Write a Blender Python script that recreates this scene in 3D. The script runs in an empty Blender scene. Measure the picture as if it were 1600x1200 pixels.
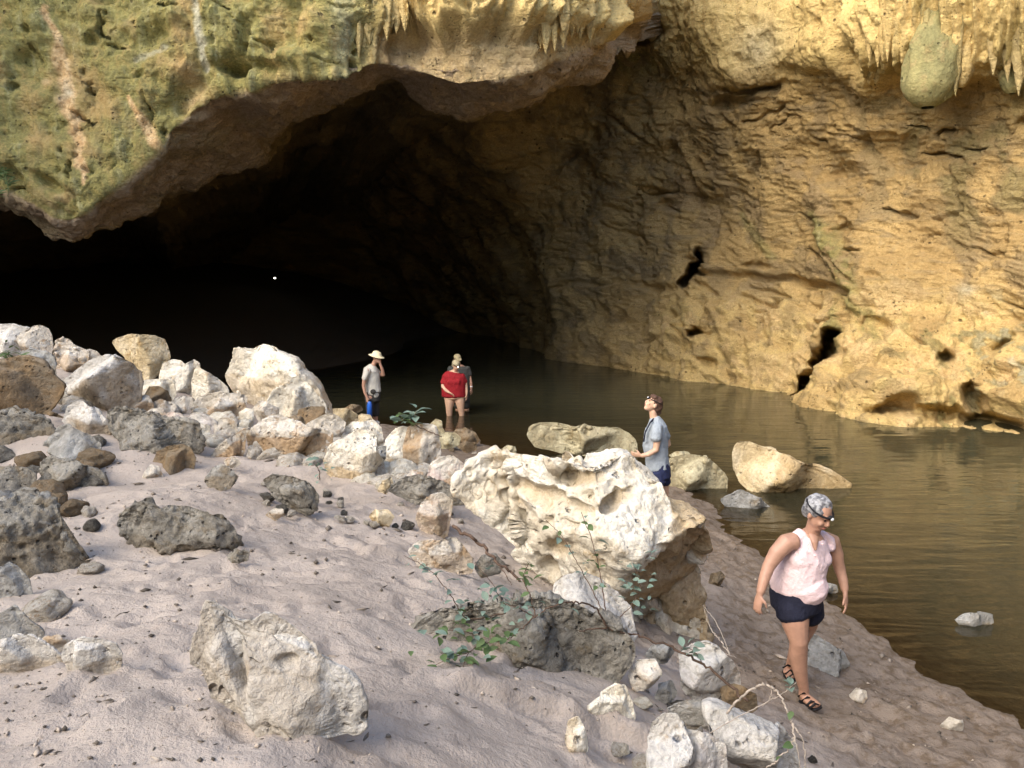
import bpy, bmesh, math, random
import numpy as np
from mathutils import Vector, Matrix

# ------------------------------------------------------------------ camera, sky, sun, exposure
scene = bpy.context.scene
F_PX, CX, CY = 1305.0, 800.0, 600.0          # focal length and centre in photo pixels (1600 x 1200)
CAM_Z, PITCH = 3.5, math.radians(7.29)

cam_data = bpy.data.cameras.new('camera')
cam_data.sensor_width = 36.0
cam_data.lens = 36.0 * F_PX / 1600.0
cam_data.clip_start, cam_data.clip_end = 0.05, 600.0
cam = bpy.data.objects.new('camera', cam_data)
cam.location = (0, 0, CAM_Z)
cam.rotation_euler = (math.radians(90) - PITCH, 0, 0)
scene.collection.objects.link(cam)
scene.camera = cam

SUN_DIR = Vector((-0.56, -0.57, 0.60)).normalized()      # towards the sun: high, from the left, a little behind
world = bpy.data.worlds.new('World')
scene.world = world
world.use_nodes = True
wn, wl = world.node_tree.nodes, world.node_tree.links
bg = wn.get('Background') or wn.new('ShaderNodeBackground')
sky = wn.new('ShaderNodeTexSky')
sky.sky_type = 'NISHITA'
sky.sun_disc = False
sky.sun_elevation = math.asin(SUN_DIR.z)
sky.sun_rotation = math.atan2(SUN_DIR.x, SUN_DIR.y)
sky.dust_density = 2.0
wl.new(sky.outputs[0], bg.inputs[0])
bg.inputs[1].default_value = 0.15
out = wn.get('World Output') or wn.new('ShaderNodeOutputWorld')
wl.new(bg.outputs[0], out.inputs[0])

sun_data = bpy.data.lights.new('sun', 'SUN')
sun_data.energy = 1.25
sun_data.angle = math.radians(50)
sun_data.color = (1.0, 0.90, 0.72)
sun = bpy.data.objects.new('sun', sun_data)
sun.location = SUN_DIR * 60
sun.rotation_euler = SUN_DIR.to_track_quat('Z', 'Y').to_euler()
scene.collection.objects.link(sun)

scene.view_settings.view_transform = 'Standard'
scene.view_settings.look = 'None'
scene.view_settings.exposure = 1.7
scene.view_settings.gamma = 1.0
scene.view_settings.use_curve_mapping = False
scene.render.engine = 'CYCLES'
scene.cycles.use_denoising = True
scene.cycles.max_bounces = 6
scene.cycles.diffuse_bounces = 3
scene.cycles.transparent_max_bounces = 12
scene.cycles.caustics_reflective = False
scene.cycles.caustics_refractive = False

# ------------------------------------------------------------------ geometry helpers
COL = scene.collection
SP, CP = math.sin(PITCH), math.cos(PITCH)

def ray(px, py):
    a, b = (np.asarray(px, float) - CX) / F_PX, (CY - np.asarray(py, float)) / F_PX
    return a, CP + b * SP, -SP + b * CP

def at_y(px, py, y):
    """world point that the photo shows at (px, py), at the distance y ahead"""
    rx, ry, rz = ray(px, py)
    s = np.asarray(y, float) / ry
    return np.stack(np.broadcast_arrays(rx * s, ry * s, CAM_Z + rz * s), -1)

def at_z(px, py, z):
    rx, ry, rz = ray(px, py)
    s = (np.asarray(z, float) - CAM_Z) / rz
    return np.stack(np.broadcast_arrays(rx * s, ry * s, CAM_Z + rz * s), -1)

def to_px(p):
    x, y, z = p[..., 0], p[..., 1], p[..., 2] - CAM_Z
    d = np.maximum(y * CP - z * SP, 0.05)
    return CX + F_PX * x / d, CY - F_PX * (y * SP + z * CP) / d

_rng = np.random.default_rng(7)
_perm = np.concatenate([_rng.permutation(256)] * 3).astype(np.int32)
_grad = _rng.normal(size=(256, 3)); _grad /= np.linalg.norm(_grad, axis=1)[:, None]
_grad = _grad.astype(np.float32)

def perlin(p):
    p = np.asarray(p, np.float32)
    i = np.floor(p).astype(np.int32); f = p - i; i &= 255
    u = f * f * f * (f * (f * 6 - 15) + 10)
    r = 0
    for dx in (0, 1):
        wx = u[..., 0] if dx else 1 - u[..., 0]
        hx = _perm[i[..., 0] + dx]
        for dy in (0, 1):
            wy = u[..., 1] if dy else 1 - u[..., 1]
            hy = _perm[hx + i[..., 1] + dy]
            for dz in (0, 1):
                wz = u[..., 2] if dz else 1 - u[..., 2]
                g = _grad[_perm[hy + i[..., 2] + dz]]
                d = (g[..., 0] * (f[..., 0] - dx) + g[..., 1] * (f[..., 1] - dy) + g[..., 2] * (f[..., 2] - dz))
                r = r + d * wx * wy * wz
    return r * 1.6

def fbm(p, octv=4, lac=2.1, gain=0.5, ridged=False):
    p = np.asarray(p, np.float32)
    a, s, r = 1.0, 1.0, 0
    for k in range(octv):
        n = perlin(p * s + 17.3 * k)
        r = r + a * ((0.5 - np.abs(n)) if ridged else n)
        a *= gain; s *= lac
    return r

def worley(p, seed=3):
    """distance to the nearest scattered point (unit cells)"""
    p = np.asarray(p, np.float32)
    i = np.floor(p).astype(np.int32)
    best = np.full(p.shape[:-1], 9.0, np.float32)
    for dx in (-1, 0, 1):
        for dy in (-1, 0, 1):
            for dz in (-1, 0, 1):
                c = i + np.array([dx, dy, dz])
                h = _perm[(_perm[(_perm[(c[..., 0] + seed) & 255] + c[..., 1]) & 255] + c[..., 2]) & 255]
                o = np.stack([_perm[h], _perm[h + 31], _perm[h + 77]], -1) / 255.0
                best = np.minimum(best, ((c + o - p) ** 2).sum(-1))
    return np.sqrt(best)

def smooth01(x, a, b):
    t = np.clip((np.asarray(x, float) - a) / (b - a), 0, 1)
    return t * t * (3 - 2 * t)

class RBF:
    """thin-plate surface through control points"""
    def __init__(self, pts, vals, reg=1e-3):
        self.c = np.asarray(pts, float); n = len(self.c)
        self.m, self.s = self.c.mean(0), self.c.std()
        q = (self.c - self.m) / self.s
        A = self.k(q, q) + reg * np.eye(n)
        P = np.c_[np.ones(n), q]
        M = np.block([[A, P], [P.T, np.zeros((3, 3))]])
        self.w = np.linalg.solve(M, np.r_[np.asarray(vals, float), 0, 0, 0]); self.q = q
    @staticmethod
    def k(a, b):
        r2 = ((a[:, None, :] - b[None]) ** 2).sum(-1)
        return 0.5 * r2 * np.log(r2 + 1e-12)
    def __call__(self, x, y):
        sh = np.shape(x)
        p = (np.c_[np.ravel(x), np.ravel(y)] - self.m) / self.s
        o = np.empty(len(p))
        for i in range(0, len(p), 40000):
            b = p[i:i + 40000]
            o[i:i + 40000] = self.k(b, self.q) @ self.w[:-3] + np.c_[np.ones(len(b)), b] @ self.w[-3:]
        return o.reshape(sh)

def new_mesh(name, v, faces, smooth=True, colors=None):
    """faces: (n,3) or (n,4) int array"""
    me = bpy.data.meshes.new(name)
    v = np.asarray(v, np.float32).reshape(-1, 3); faces = np.asarray(faces, np.int32)
    n, k = faces.shape
    me.vertices.add(len(v)); me.vertices.foreach_set('co', v.ravel())
    me.loops.add(n * k); me.loops.foreach_set('vertex_index', faces.ravel())
    me.polygons.add(n); me.polygons.foreach_set('loop_start', np.arange(0, n * k, k, dtype=np.int32))
    me.update(calc_edges=True)
    if smooth:
        me.polygons.foreach_set('use_smooth', np.ones(n, bool))
    for nm, c in (colors or {}).items():
        a = me.attributes.new(nm, 'FLOAT_COLOR', 'POINT')
        c4 = np.ones((len(v), 4), np.float32); c4[:, :c.shape[1]] = c
        a.data.foreach_set('color', c4.ravel())
    return me

def grid_faces(nr, nc, flip=False):
    i = np.arange(nr * nc).reshape(nr, nc)
    q = np.stack([i[:-1, :-1], i[:-1, 1:], i[1:, 1:], i[1:, :-1]], -1).reshape(-1, 4)
    return q[:, ::-1] if flip else q

def grid_normals(P):
    a = np.gradient(P, axis=1); b = np.gradient(P, axis=0)
    n = np.cross(a, b); return n / (np.linalg.norm(n, axis=-1, keepdims=True) + 1e-9)

def vert_normals(v, f):
    t = v[f]; n = np.cross(t[:, 1] - t[:, 0], t[:, 2] - t[:, 0])
    o = np.zeros_like(v)
    for k in range(3):
        np.add.at(o, f[:, k], n)
    return o / (np.linalg.norm(o, axis=1, keepdims=True) + 1e-12)

def link(name, me, mat=None, parent=None, loc=None, **props):
    o = bpy.data.objects.new(name, me); COL.objects.link(o)
    if mat is not None and me is not None and not me.materials:
        me.materials.append(mat)
    if parent is not None: o.parent = parent
    if loc is not None: o.location = loc
    for k, val in props.items(): o[k] = val
    return o

# ------------------------------------------------------------------ materials
def lin(c):
    return tuple((x / 12.92 if x <= 0.04045 else ((x + 0.055) / 1.055) ** 2.4) for x in c)

class NB:
    """small node-graph builder"""
    def __init__(self, name):
        self.m = bpy.data.materials.new(name); self.m.use_nodes = True
        self.n, self.l = self.m.node_tree.nodes, self.m.node_tree.links
        self.n.clear()
        self.out = self.n.new('ShaderNodeOutputMaterial')
        self.bsdf = self.n.new('ShaderNodeBsdfPrincipled')
        self.l.new(self.bsdf.outputs[0], self.out.inputs[0])
        self.bsdf.inputs['Specular IOR Level'].default_value = 0.25
    def put(self, sock, v):
        if hasattr(v, 'is_linked') or isinstance(v, bpy.types.NodeSocket): self.l.new(v, sock)
        elif isinstance(v, (tuple, list)) and len(v) == 3 and sock.type == 'RGBA': sock.default_value = (*v, 1)
        else: sock.default_value = v
    def coords(self, scale=(1, 1, 1), random=True, kind='Object', rot=(0, 0, 0)):
        tc = self.n.new('ShaderNodeTexCoord')
        mp = self.n.new('ShaderNodeMapping'); mp.inputs['Scale'].default_value = scale; mp.inputs['Rotation'].default_value = rot
        self.l.new(tc.outputs[kind], mp.inputs[0])
        if random:
            oi = self.n.new('ShaderNodeObjectInfo')
            mu = self.n.new('ShaderNodeVectorMath'); mu.operation = 'SCALE'
            mu.inputs[0].default_value = (37, 53, 71); self.l.new(oi.outputs['Random'], mu.inputs['Scale'])
            self.l.new(mu.outputs[0], mp.inputs['Location'])
        return mp.outputs[0]
    def noise(self, vec, scale, detail=6, rough=0.6, dist=0.0):
        t = self.n.new('ShaderNodeTexNoise'); self.l.new(vec, t.inputs['Vector'])
        t.inputs['Scale'].default_value = scale; t.inputs['Detail'].default_value = detail
        t.inputs['Roughness'].default_value = rough; t.inputs['Distortion'].default_value = dist
        return t.outputs['Fac']
    def voro(self, vec, scale, feature='F1'):
        t = self.n.new('ShaderNodeTexVoronoi'); t.feature = feature; self.l.new(vec, t.inputs['Vector'])
        t.inputs['Scale'].default_value = scale
        return t.outputs['Distance']
    def ramp(self, fac, a, b, lo=0.0, hi=1.0):
        t = self.n.new('ShaderNodeMapRange'); t.interpolation_type = 'SMOOTHSTEP'
        self.put(t.inputs['Value'], fac)
        for k, v in zip(('From Min', 'From Max', 'To Min', 'To Max'), (a, b, lo, hi)): t.inputs[k].default_value = v
        return t.outputs[0]
    def mix(self, fac, a, b, mode='MIX'):
        t = self.n.new('ShaderNodeMix'); t.data_type = 'RGBA'; t.blend_type = mode
        self.put(t.inputs[0], fac); self.put(t.inputs[6], a); self.put(t.inputs[7], b)
        return t.outputs[2]
    def math(self, op, a, b=0.0):
        t = self.n.new('ShaderNodeMath'); t.operation = op
        self.put(t.inputs[0], a); self.put(t.inputs[1], b)
        return t.outputs[0]
    def attr(self, name):
        t = self.n.new('ShaderNodeAttribute'); t.attribute_name = name
        s = self.n.new('ShaderNodeSeparateColor'); self.l.new(t.outputs['Color'], s.inputs[0])
        return s.outputs
    def bump(self, h, strength, dist, prev=None):
        t = self.n.new('ShaderNodeBump'); t.inputs['Strength'].default_value = strength; t.inputs['Distance'].default_value = dist
        self.l.new(h, t.inputs['Height'])
        if prev is not None: self.l.new(prev, t.inputs['Normal'])
        return t.outputs[0]
    def done(self, color, rough=0.85, normal=None):
        self.put(self.bsdf.inputs['Base Color'], color); self.put(self.bsdf.inputs['Roughness'], rough)
        if normal is not None: self.l.new(normal, self.bsdf.inputs['Normal'])
        return self.m

def stone_material(name, light, mid, stain, pit, fine=1.0, stain_amt=(0.52, 0.68), bump=1.0, pits=0.5):
    """weathered limestone: two tones, rusty patches, dark pits; vertex colour 'tint' R = ochre in hollows and on broken faces, also painting face shade, G = grey, B = pink"""
    b = NB(name); v = b.coords()
    n1 = b.noise(v, 2.2 * fine, 8, 0.62, 0.3); n2 = b.noise(v, 5.5 * fine, 6, 0.65); n3 = b.noise(v, 26 * fine, 5, 0.7)
    c = b.mix(b.ramp(n1, 0.38, 0.62), light, mid)
    c = b.mix(b.math('MULTIPLY', b.ramp(n2, *stain_amt), 0.75), c, stain)
    a = b.attr('tint')
    c = b.mix(b.math('MULTIPLY', a[0], b.ramp(n2, 0.15, 0.6, 1.0, 0.72)), c, stain)
    c = b.mix(b.math('MULTIPLY', a[1], 0.85), c, (0.16, 0.15, 0.13))
    c = b.mix(b.math('MULTIPLY', a[2], 0.5), c, (0.52, 0.36, 0.36))
    w = b.voro(v, 15 * fine); wn_ = b.noise(v, 7 * fine, 4)
    pm = b.math('MULTIPLY', b.ramp(w, 0.34, 0.12), b.ramp(wn_, 0.5, 0.68))
    c = b.mix(b.math('MULTIPLY', pm, pits), c, pit)
    c = b.mix(b.ramp(n3, 0.3, 0.7, 0.0, 0.34), c, pit, 'MULTIPLY')
    h = b.math('ADD', b.math('MULTIPLY', n2, 1.2), b.math('MULTIPLY', n3, 0.45))
    h = b.math('SUBTRACT', h, b.math('MULTIPLY', pm, 0.9))
    nr = b.bump(h, 0.9 * bump, 0.055 / fine)
    return b.done(c, 0.9, nr)

M = {}
M['pale'] = stone_material('pale_limestone', (0.68, 0.64, 0.57), (0.50, 0.45, 0.37), (0.36, 0.23, 0.11), (0.20, 0.15, 0.10))
M['white'] = stone_material('white_limestone', (0.80, 0.77, 0.68), (0.66, 0.60, 0.48), (0.46, 0.32, 0.15), (0.26, 0.19, 0.11), stain_amt=(0.56, 0.72))
M['cream'] = stone_material('cream_limestone', (0.70, 0.60, 0.42), (0.56, 0.45, 0.27), (0.42, 0.29, 0.13), (0.22, 0.16, 0.09))
M['brown'] = stone_material('brown_limestone', (0.27, 0.21, 0.14), (0.19, 0.15, 0.10), (0.22, 0.145, 0.075), (0.08, 0.07, 0.055), stain_amt=(0.45, 0.62))
M['grey'] = stone_material('grey_karst', (0.36, 0.34, 0.295), (0.21, 0.195, 0.165), (0.21, 0.165, 0.105), (0.055, 0.05, 0.045), fine=1.6, bump=1.5, pits=0.9)
M['slate'] = stone_material('slate_limestone', (0.42, 0.42, 0.40), (0.29, 0.28, 0.255), (0.28, 0.22, 0.14), (0.10, 0.10, 0.10))
M['chalk'] = stone_material('grey_white_limestone', (0.66, 0.635, 0.59), (0.50, 0.475, 0.43), (0.33, 0.25, 0.155), (0.15, 0.13, 0.11), stain_amt=(0.57, 0.70), pits=0.8)
M['green_stone'] = stone_material('green_film_stone', (0.35, 0.31, 0.135), (0.25, 0.23, 0.105), (0.36, 0.28, 0.13), (0.09, 0.09, 0.06), fine=0.6, stain_amt=(0.52, 0.64))
M['shore'] = stone_material('shore_limestone', (0.54, 0.49, 0.33), (0.38, 0.33, 0.21), (0.28, 0.21, 0.10), (0.10, 0.09, 0.06), pits=0.8)

# ------------------------------------------------------------------ boulders, read off the photo: outline (photo pixels), stone, description, distance, crests
ROCKS = []
def rock(*a, **k): ROCKS.append((a, k))
U = 1.3      # an ordinary top surface: falls back at about 38 degrees
# --- the ridge on the left, back to front
rock([(-40,520),(-20,508),(0,507),(12,512),(30,514),(30,560),(0,572),(-40,570)], 'chalk', 'whitish flat-topped boulder cut by the left picture edge, on the ridge skyline', y=12.6, ridges=[(-40,535,40,538,U,.3,'')])
rock([(22,535),(30,520),(40,510),(52,509),(62,515),(68,526),(72,540),(74,565),(50,580),(24,575)], 'pale', 'rounded whitish knob on the skyline near the left picture edge', y=12.4, ridges=[(20,545,75,540,U,.3,'r')], face=.4)
rock([(72,533),(82,530),(93,531),(103,540),(118,547),(127,552),(124,575),(105,592),(85,595),(72,585)], 'pale', 'pale pitted boulder with a round hollow, right of the skyline knob', y=12.2, rough='scallop', ridges=[(70,552,128,560,U,.4,'r')])
rock([(122,552),(133,546),(145,550),(152,558),(148,580),(124,580)], 'pale', 'small pale lump peeping over the big blue-topped block', y=12.6, name='stone')
rock([(15,553),(35,546),(60,552),(74,560),(76,590),(45,592),(20,585)], 'slate', 'thin bluish slabs of stone below the skyline knob', y=11.2, rough='layer', ridges=[(15,572,80,578,U*1.2,.2,'')])
rock([(-60,575),(-10,562),(15,562),(40,572),(55,590),(75,608),(72,620),(55,640),(38,655),(15,668),(-60,670)], 'brown', 'large brown block with a pale shelf top at the left edge', base=(30,668), y=9.3, rough='layer', ridges=[(-20,584,70,600,U,.25,'r')], grey=.35)
rock([(72,600),(100,578),(125,562),(150,559),(170,560),(190,570),(200,590),(203,605),(197,630),(190,655),(150,662),(110,655),(95,630),(80,615)], 'chalk', 'big block with a bluish white top and a brown broken front', y=10.2, ridges=[(90,616,172,570,U*.8,.25,'r'),(176,566,168,650,.2,.8,'')], face=1.0, facets=7)
rock([(157,537),(165,531),(185,525),(205,523),(230,526),(243,533),(248,545),(252,560),(250,570),(240,578),(225,590),(208,595),(198,585),(190,570),(176,558),(166,550)], 'cream', 'cream yellow boulder perched against the dark cave above the rubble', y=12.3, ridges=[(157,548,250,545,U*.8,.35,'')], facets=8)
rock([(240,585),(247,570),(262,563),(275,565),(283,572),(292,565),(300,570),(303,578),(298,605),(290,622),(270,622),(250,612),(238,605)], 'white', 'whitish boulder with a notched top beside the cream boulder', y=12.2, ridges=[(238,600,304,590,U*.7,.4,'')])
rock([(290,600),(298,578),(308,577),(322,586),(335,597),(347,608),(352,622),(330,630),(305,632),(292,625)], 'white', 'white sloping boulder left of the biggest ridge boulder', y=12.0, ridges=[(288,605,352,615,U*.7,.4,'')])
rock([(196,625),(203,600),(215,596),(240,594),(262,598),(266,620),(250,640),(210,640)], 'white', 'bright low white stone beneath the cream boulder', y=11.6, ridges=[(195,612,265,612,U,.4,'')], name='stone')
rock([(215,625),(225,606),(240,605),(256,612),(262,628),(250,640),(220,640)], 'brown', 'rounded tan stone in front of the bright low white stone', y=11.2, rough='smooth', name='stone')
rock([(188,624),(205,620),(225,620),(230,628),(234,642),(224,652),(195,650),(187,640)], 'pale', 'small tan block with a bluish top right of the big blue-topped block', y=10.6, ridges=[(186,626,234,630,U,.15,'r')], face=1.0, name='stone')
rock([(230,632),(245,625),(262,630),(272,636),(265,648),(240,648)], 'pale', 'low olive-cream stone right of the small tan block', y=10.7, name='stone', face=.4)
rock([(262,628),(278,620),(295,622),(298,634),(285,645),(266,642)], 'pale', 'small bluish white stone above the dark karst slab', y=11.0, name='stone')
rock([(215,650),(232,640),(248,639),(255,650),(240,660),(222,660)], 'pale', 'thin lilac-white slab resting above the dark karst slab', y=10.0, name='stone', pink=.3, ridges=[(214,652,256,646,U*1.2,.2,'r')])
rock([(246,652),(262,645),(280,648),(285,658),(268,664),(250,662)], 'pale', 'small pinkish stone at the right end above the dark karst slab', y=9.8, name='stone', pink=.7)
rock([(329,595),(337,580),(344,565),(345,550),(352,548),(365,550),(377,550),(385,545),(400,543),(412,544),(422,550),(440,560),(455,563),(463,572),(466,580),(480,590),(495,605),(503,615),(507,622),(513,630),(513,650),(495,660),(440,660),(400,640),(370,632),(348,622),(333,605)], 'white', 'biggest sunlit white boulder on the ridge against the dark cave', y=12.6, ridges=[(392,560,404,640,.5,.55,''),(330,618,400,585,.9,.4,''),(390,592,520,600,.9,.5,'r')], face=.6, facets=6, sub=6)
rock([(407,632),(418,615),(430,608),(440,602),(448,593),(456,592),(468,597),(478,608),(485,618),(495,628),(504,640),(500,655),(455,658),(430,655),(412,650)], 'white', 'pale boulder with a grey smudge, leaning on the biggest white boulder', y=11.4, ridges=[(405,630,505,628,U*.8,.4,'')], grey=.5)
rock([(462,642),(480,638),(503,638),(504,656),(490,670),(470,676),(458,660)], 'brown', 'dark brown flat-faced block below the grey-smudged boulder', y=10.9, facets=7, ridges=[(455,643,506,641,U,.1,'r')])
rock([(438,660),(446,654),(458,650),(468,652),(474,662),(472,675),(458,682),(444,678)], 'brown', 'rounded olive-brown stone beside the dark flat-faced block', y=10.5, rough='smooth', name='stone')
rock([(408,660),(418,650),(436,650),(445,658),(442,672),(420,675)], 'pale', 'small mottled pale stone behind the long brown-faced block', y=10.7, name='stone', grey=.4)
rock([(285,645),(295,628),(312,619),(335,617),(357,619),(368,625),(374,640),(376,660),(365,675),(345,672),(320,668),(298,668)], 'pale', 'long pale block with a brown underside, below the white sloping boulder', y=11.0, ridges=[(284,648,374,632,U*1.1,.1,'r')], face=.9)
rock([(355,622),(365,617),(378,617),(384,623),(382,632),(368,636),(357,632)], 'pale', 'small pale slab tucked against the foot of the biggest white boulder', y=11.6, name='stone')
rock([(370,646),(380,639),(392,641),(395,656),(388,668),(373,668)], 'white', 'small bright white cube-like stone among the rubble', y=10.8, name='stone')
rock([(388,642),(400,628),(415,630),(432,640),(432,655),(400,660)], 'pale', 'small speckled pale stone under the grey-smudged boulder', y=11.0, name='stone')
rock([(278,664),(290,652),(305,650),(318,655),(330,662),(334,682),(322,700),(300,700),(285,690)], 'chalk', 'lilac-white boulder at the right end of the dark karst slab', y=9.7, pink=.35, ridges=[(276,672,335,674,U*.8,.5,'')])
rock([(325,672),(340,655),(352,655),(363,662),(366,675),(348,692),(330,692)], 'pale', 'pale angular stone right of the lilac-white boulder', y=9.8, ridges=[(325,672,366,668,U*.8,.5,'')], name='stone')
rock([(370,692),(378,678),(390,668),(410,659),(435,660),(455,667),(475,675),(500,681),(511,683),(510,700),(504,722),(494,742),(480,750),(455,740),(435,732),(405,727),(385,720),(373,708)], 'pale', 'long block with a brown pitted front and white top, at the sand edge', y=8.9, ridges=[(402,686,512,683,U*1.1,.08,'r'),(406,684,400,735,.1,.75,'')], face=1.0, facets=7, sub=6)
rock([(462,676),(475,665),(500,652),(512,650),(525,655),(536,664),(534,676),(525,688),(505,694),(480,690)], 'pale', 'speckled grey-white block with a reddish end, between long block and cave', y=10.1, grey=.4, ridges=[(460,682,540,662,U*.7,.4,'')])
rock([(320,714),(335,700),(355,685),(372,675),(384,672),(376,692),(375,708),(368,720),(350,724),(333,722)], 'pale', 'wedge-shaped white stone with a tan side left of the long brown-faced block', y=9.0, ridges=[(330,718,380,680,U*.7,.3,'r')], face=1.0)
rock([(346,722),(358,715),(368,717),(374,726),(362,732),(350,730)], 'pale', 'small pale arch-topped stone lying on the sand below the wedge-shaped stone', y=8.6, name='stone')
rock([(311,754),(325,735),(340,728),(352,732),(360,740),(366,750),(354,764),(335,768),(318,762)], 'slate', 'slate-blue and tan stone alone on the sand below the rubble ridge', name='stone', ridges=[(310,750,366,745,U,.2,'r')], face=.8)
rock([(150,648),(165,640),(200,645),(240,655),(275,663),(298,668),(304,680),(308,695),(300,706),(270,707),(230,704),(195,696),(170,686),(153,672)], 'grey', 'long dark grey karst slab jutting out over the sand on the left', y=8.8, rough='karst', ridges=[(150,668,310,694,U*1.3,-.0,'')], sub=6, thick=.8, facets=5)
rock([(226,728),(233,712),(250,702),(275,699),(288,706),(296,722),(293,740),(281,756),(268,762),(252,755),(244,738)], 'brown', 'smooth egg-brown boulder propping up the dark karst slab', rough='smooth', facets=7, y=8.35)
rock([(218,748),(230,728),(243,731),(250,748),(243,760),(226,757)], 'pale', 'small olive-grey stone leaning on the egg-brown boulder', name='stone', y=8.2, grey=.3)
rock([(80,664),(88,640),(100,632),(112,630),(125,638),(140,645),(154,662),(160,674),(152,692),(135,696),(112,688),(94,672)], 'chalk', 'lilac-white topped block with dark brown front, left end of the karst slab', y=8.9, ridges=[(88,655,158,668,U,.2,'r')], face=1.0)
rock([(58,694),(75,672),(90,668),(110,678),(130,688),(143,700),(141,717),(128,730),(110,728),(88,720),(68,710)], 'slate', 'rounded grey boulder with a dark notch below the lilac-topped block', y=8.3, grey=.5, facets=6)
rock([(38,742),(48,725),(60,718),(75,725),(100,728),(125,738),(144,747),(151,762),(132,780),(110,786),(85,784),(60,772),(44,756)], 'grey', 'dark grey-blue hump boulder at the foot of the left pile', y=7.6, rough='karst', amp=.7, ridges=[(38,745,152,755,U,.3,'r')])
rock([(-60,655),(-5,642),(20,652),(50,665),(60,682),(56,705),(45,732),(20,742),(-60,748)], 'grey', 'dark olive-brown boulder at the left edge under the shelf-topped block', y=8.6, rough='karst', amp=1.0, grey=.3, face=.9, ridges=[(-60,690,60,670,U*.7,.5,'r')])
rock([(-60,742),(0,734),(25,738),(40,748),(38,772),(15,785),(-60,785)], 'grey', 'grey mottled boulder at the left edge beside the dark hump', y=7.5, rough='karst', amp=.6)
rock([(100,655),(60,648),(72,640),(88,650)], 'brown', 'little brown stone wedged between shelf-topped block and lilac-topped block', y=9.2, name='stone')
rock([(-50,800),(0,778),(20,770),(40,769),(46,778),(40,792),(50,802),(30,815),(-50,818)], 'slate', 'pale bluish layered stone on top of the dark foreground rock, left edge', y=6.0, rough='layer', name='stone')
rock([(-80,815),(0,800),(40,803),(60,815),(75,840),(90,865),(105,895),(125,930),(130,942),(95,945),(40,942),(0,945),(-80,945)], 'grey', 'large rough brown rock with a straight sloping right edge, left foreground', y=5.0, rough='karst', amp=1.0, grey=.2, face=.8, ridges=[(-60,850,75,835,U*.8,.35,'r')], facets=5)
rock([(-40,900),(0,888),(15,898),(30,918),(36,940),(15,950),(-40,950)], 'slate', 'small grey stone with a bluish sheen at the foot of the rough brown rock', y=4.6, name='stone')
rock([(153,838),(160,820),(175,808),(200,799),(220,803),(232,811),(245,804),(275,804),(310,814),(340,824),(353,836),(361,856),(358,872),(346,888),(325,897),(308,898),(283,890),(258,883),(235,881),(212,873),(180,867),(166,856)], 'grey', 'dark grey weathered karst boulder lying alone on the sand, left foreground', rough='karst', ridges=[(150,845,362,868,U*.8,.35,'r')], sub=6, facets=5, y=5.35)
rock([(350,872),(365,860),(386,866),(384,878),(360,880)], 'grey', 'small grey stone at the right tip of the lone karst boulder', name='stone', rough='karst')
rock([(-80,1010),(-30,975),(0,962),(20,982),(47,1003),(45,1025),(0,1030),(-80,1035)], 'slate', 'pale bluish rough stone at the lower left edge, behind two others', y=3.55, rough='layer', amp=.7)
rock([(-80,1045),(0,1008),(25,1011),(55,1028),(76,1045),(79,1058),(50,1070),(0,1070),(-80,1075)], 'chalk', 'pale stone with a brown underside cut by the lower left picture edge', y=3.2, ridges=[(-80,1046,80,1044,U,.1,'r')], face=.8)
rock([(50,1012),(62,1000),(85,998),(104,1008),(90,1022),(60,1024)], 'pale', 'small white-tipped stone between the two lower left stones', y=3.5, name='stone')
rock([(78,1042),(85,1020),(110,1009),(140,1012),(166,1020),(176,1036),(174,1058),(152,1074),(115,1070),(90,1060)], 'chalk', 'rounded bluish white stone with a brown base, rightmost of the lower left stones', y=3.1, ridges=[(78,1048,178,1040,U*.7,.3,'r')], face=.5)
# --- foreground
rock([(262,1080),(262,1060),(275,1020),(282,985),(288,971),(300,977),(320,998),(345,1007),(368,1006),(385,994),(402,996),(430,1015),(470,1045),(500,1070),(525,1085),(550,1105),(561,1130),(560,1165),(545,1175),(500,1168),(470,1162),(430,1172),(400,1186),(375,1178),(350,1152),(315,1135),(298,1128),(283,1092)], 'chalk', 'pointed pale limestone block with a sharp peak, half sunk in foreground sand', y=2.5, ridges=[(288,960,322,1150,.85,.25,''),(300,1085,560,1092,.40,.30,''),(494,1060,488,1175,.05,.35,'r')], face=.5, facets=6, sub=6, grey=.15, thick=.9, sink=.10, amp=.75, dents=[(346,1062,11,58,-22,.10),(428,1064,18,10,0,.04)])
rock([(635,1012),(645,1000),(680,985),(740,975),(800,968),(850,962),(885,967),(920,982),(960,1003),(990,1020),(1006,1040),(1001,1057),(986,1070),(965,1097),(940,1106),(915,1102),(880,1092),(850,1078),(800,1072),(750,1064),(700,1055),(660,1040),(638,1028)], 'grey', 'flat grey spongy karst slab lying under the leafy vine', y=4.05, rough='karst', ridges=[(636,1022,960,1080,U*1.6,.1,''),(975,1030,960,1110,.1,.7,'')], sub=6, facets=5, thick=.85)
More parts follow.
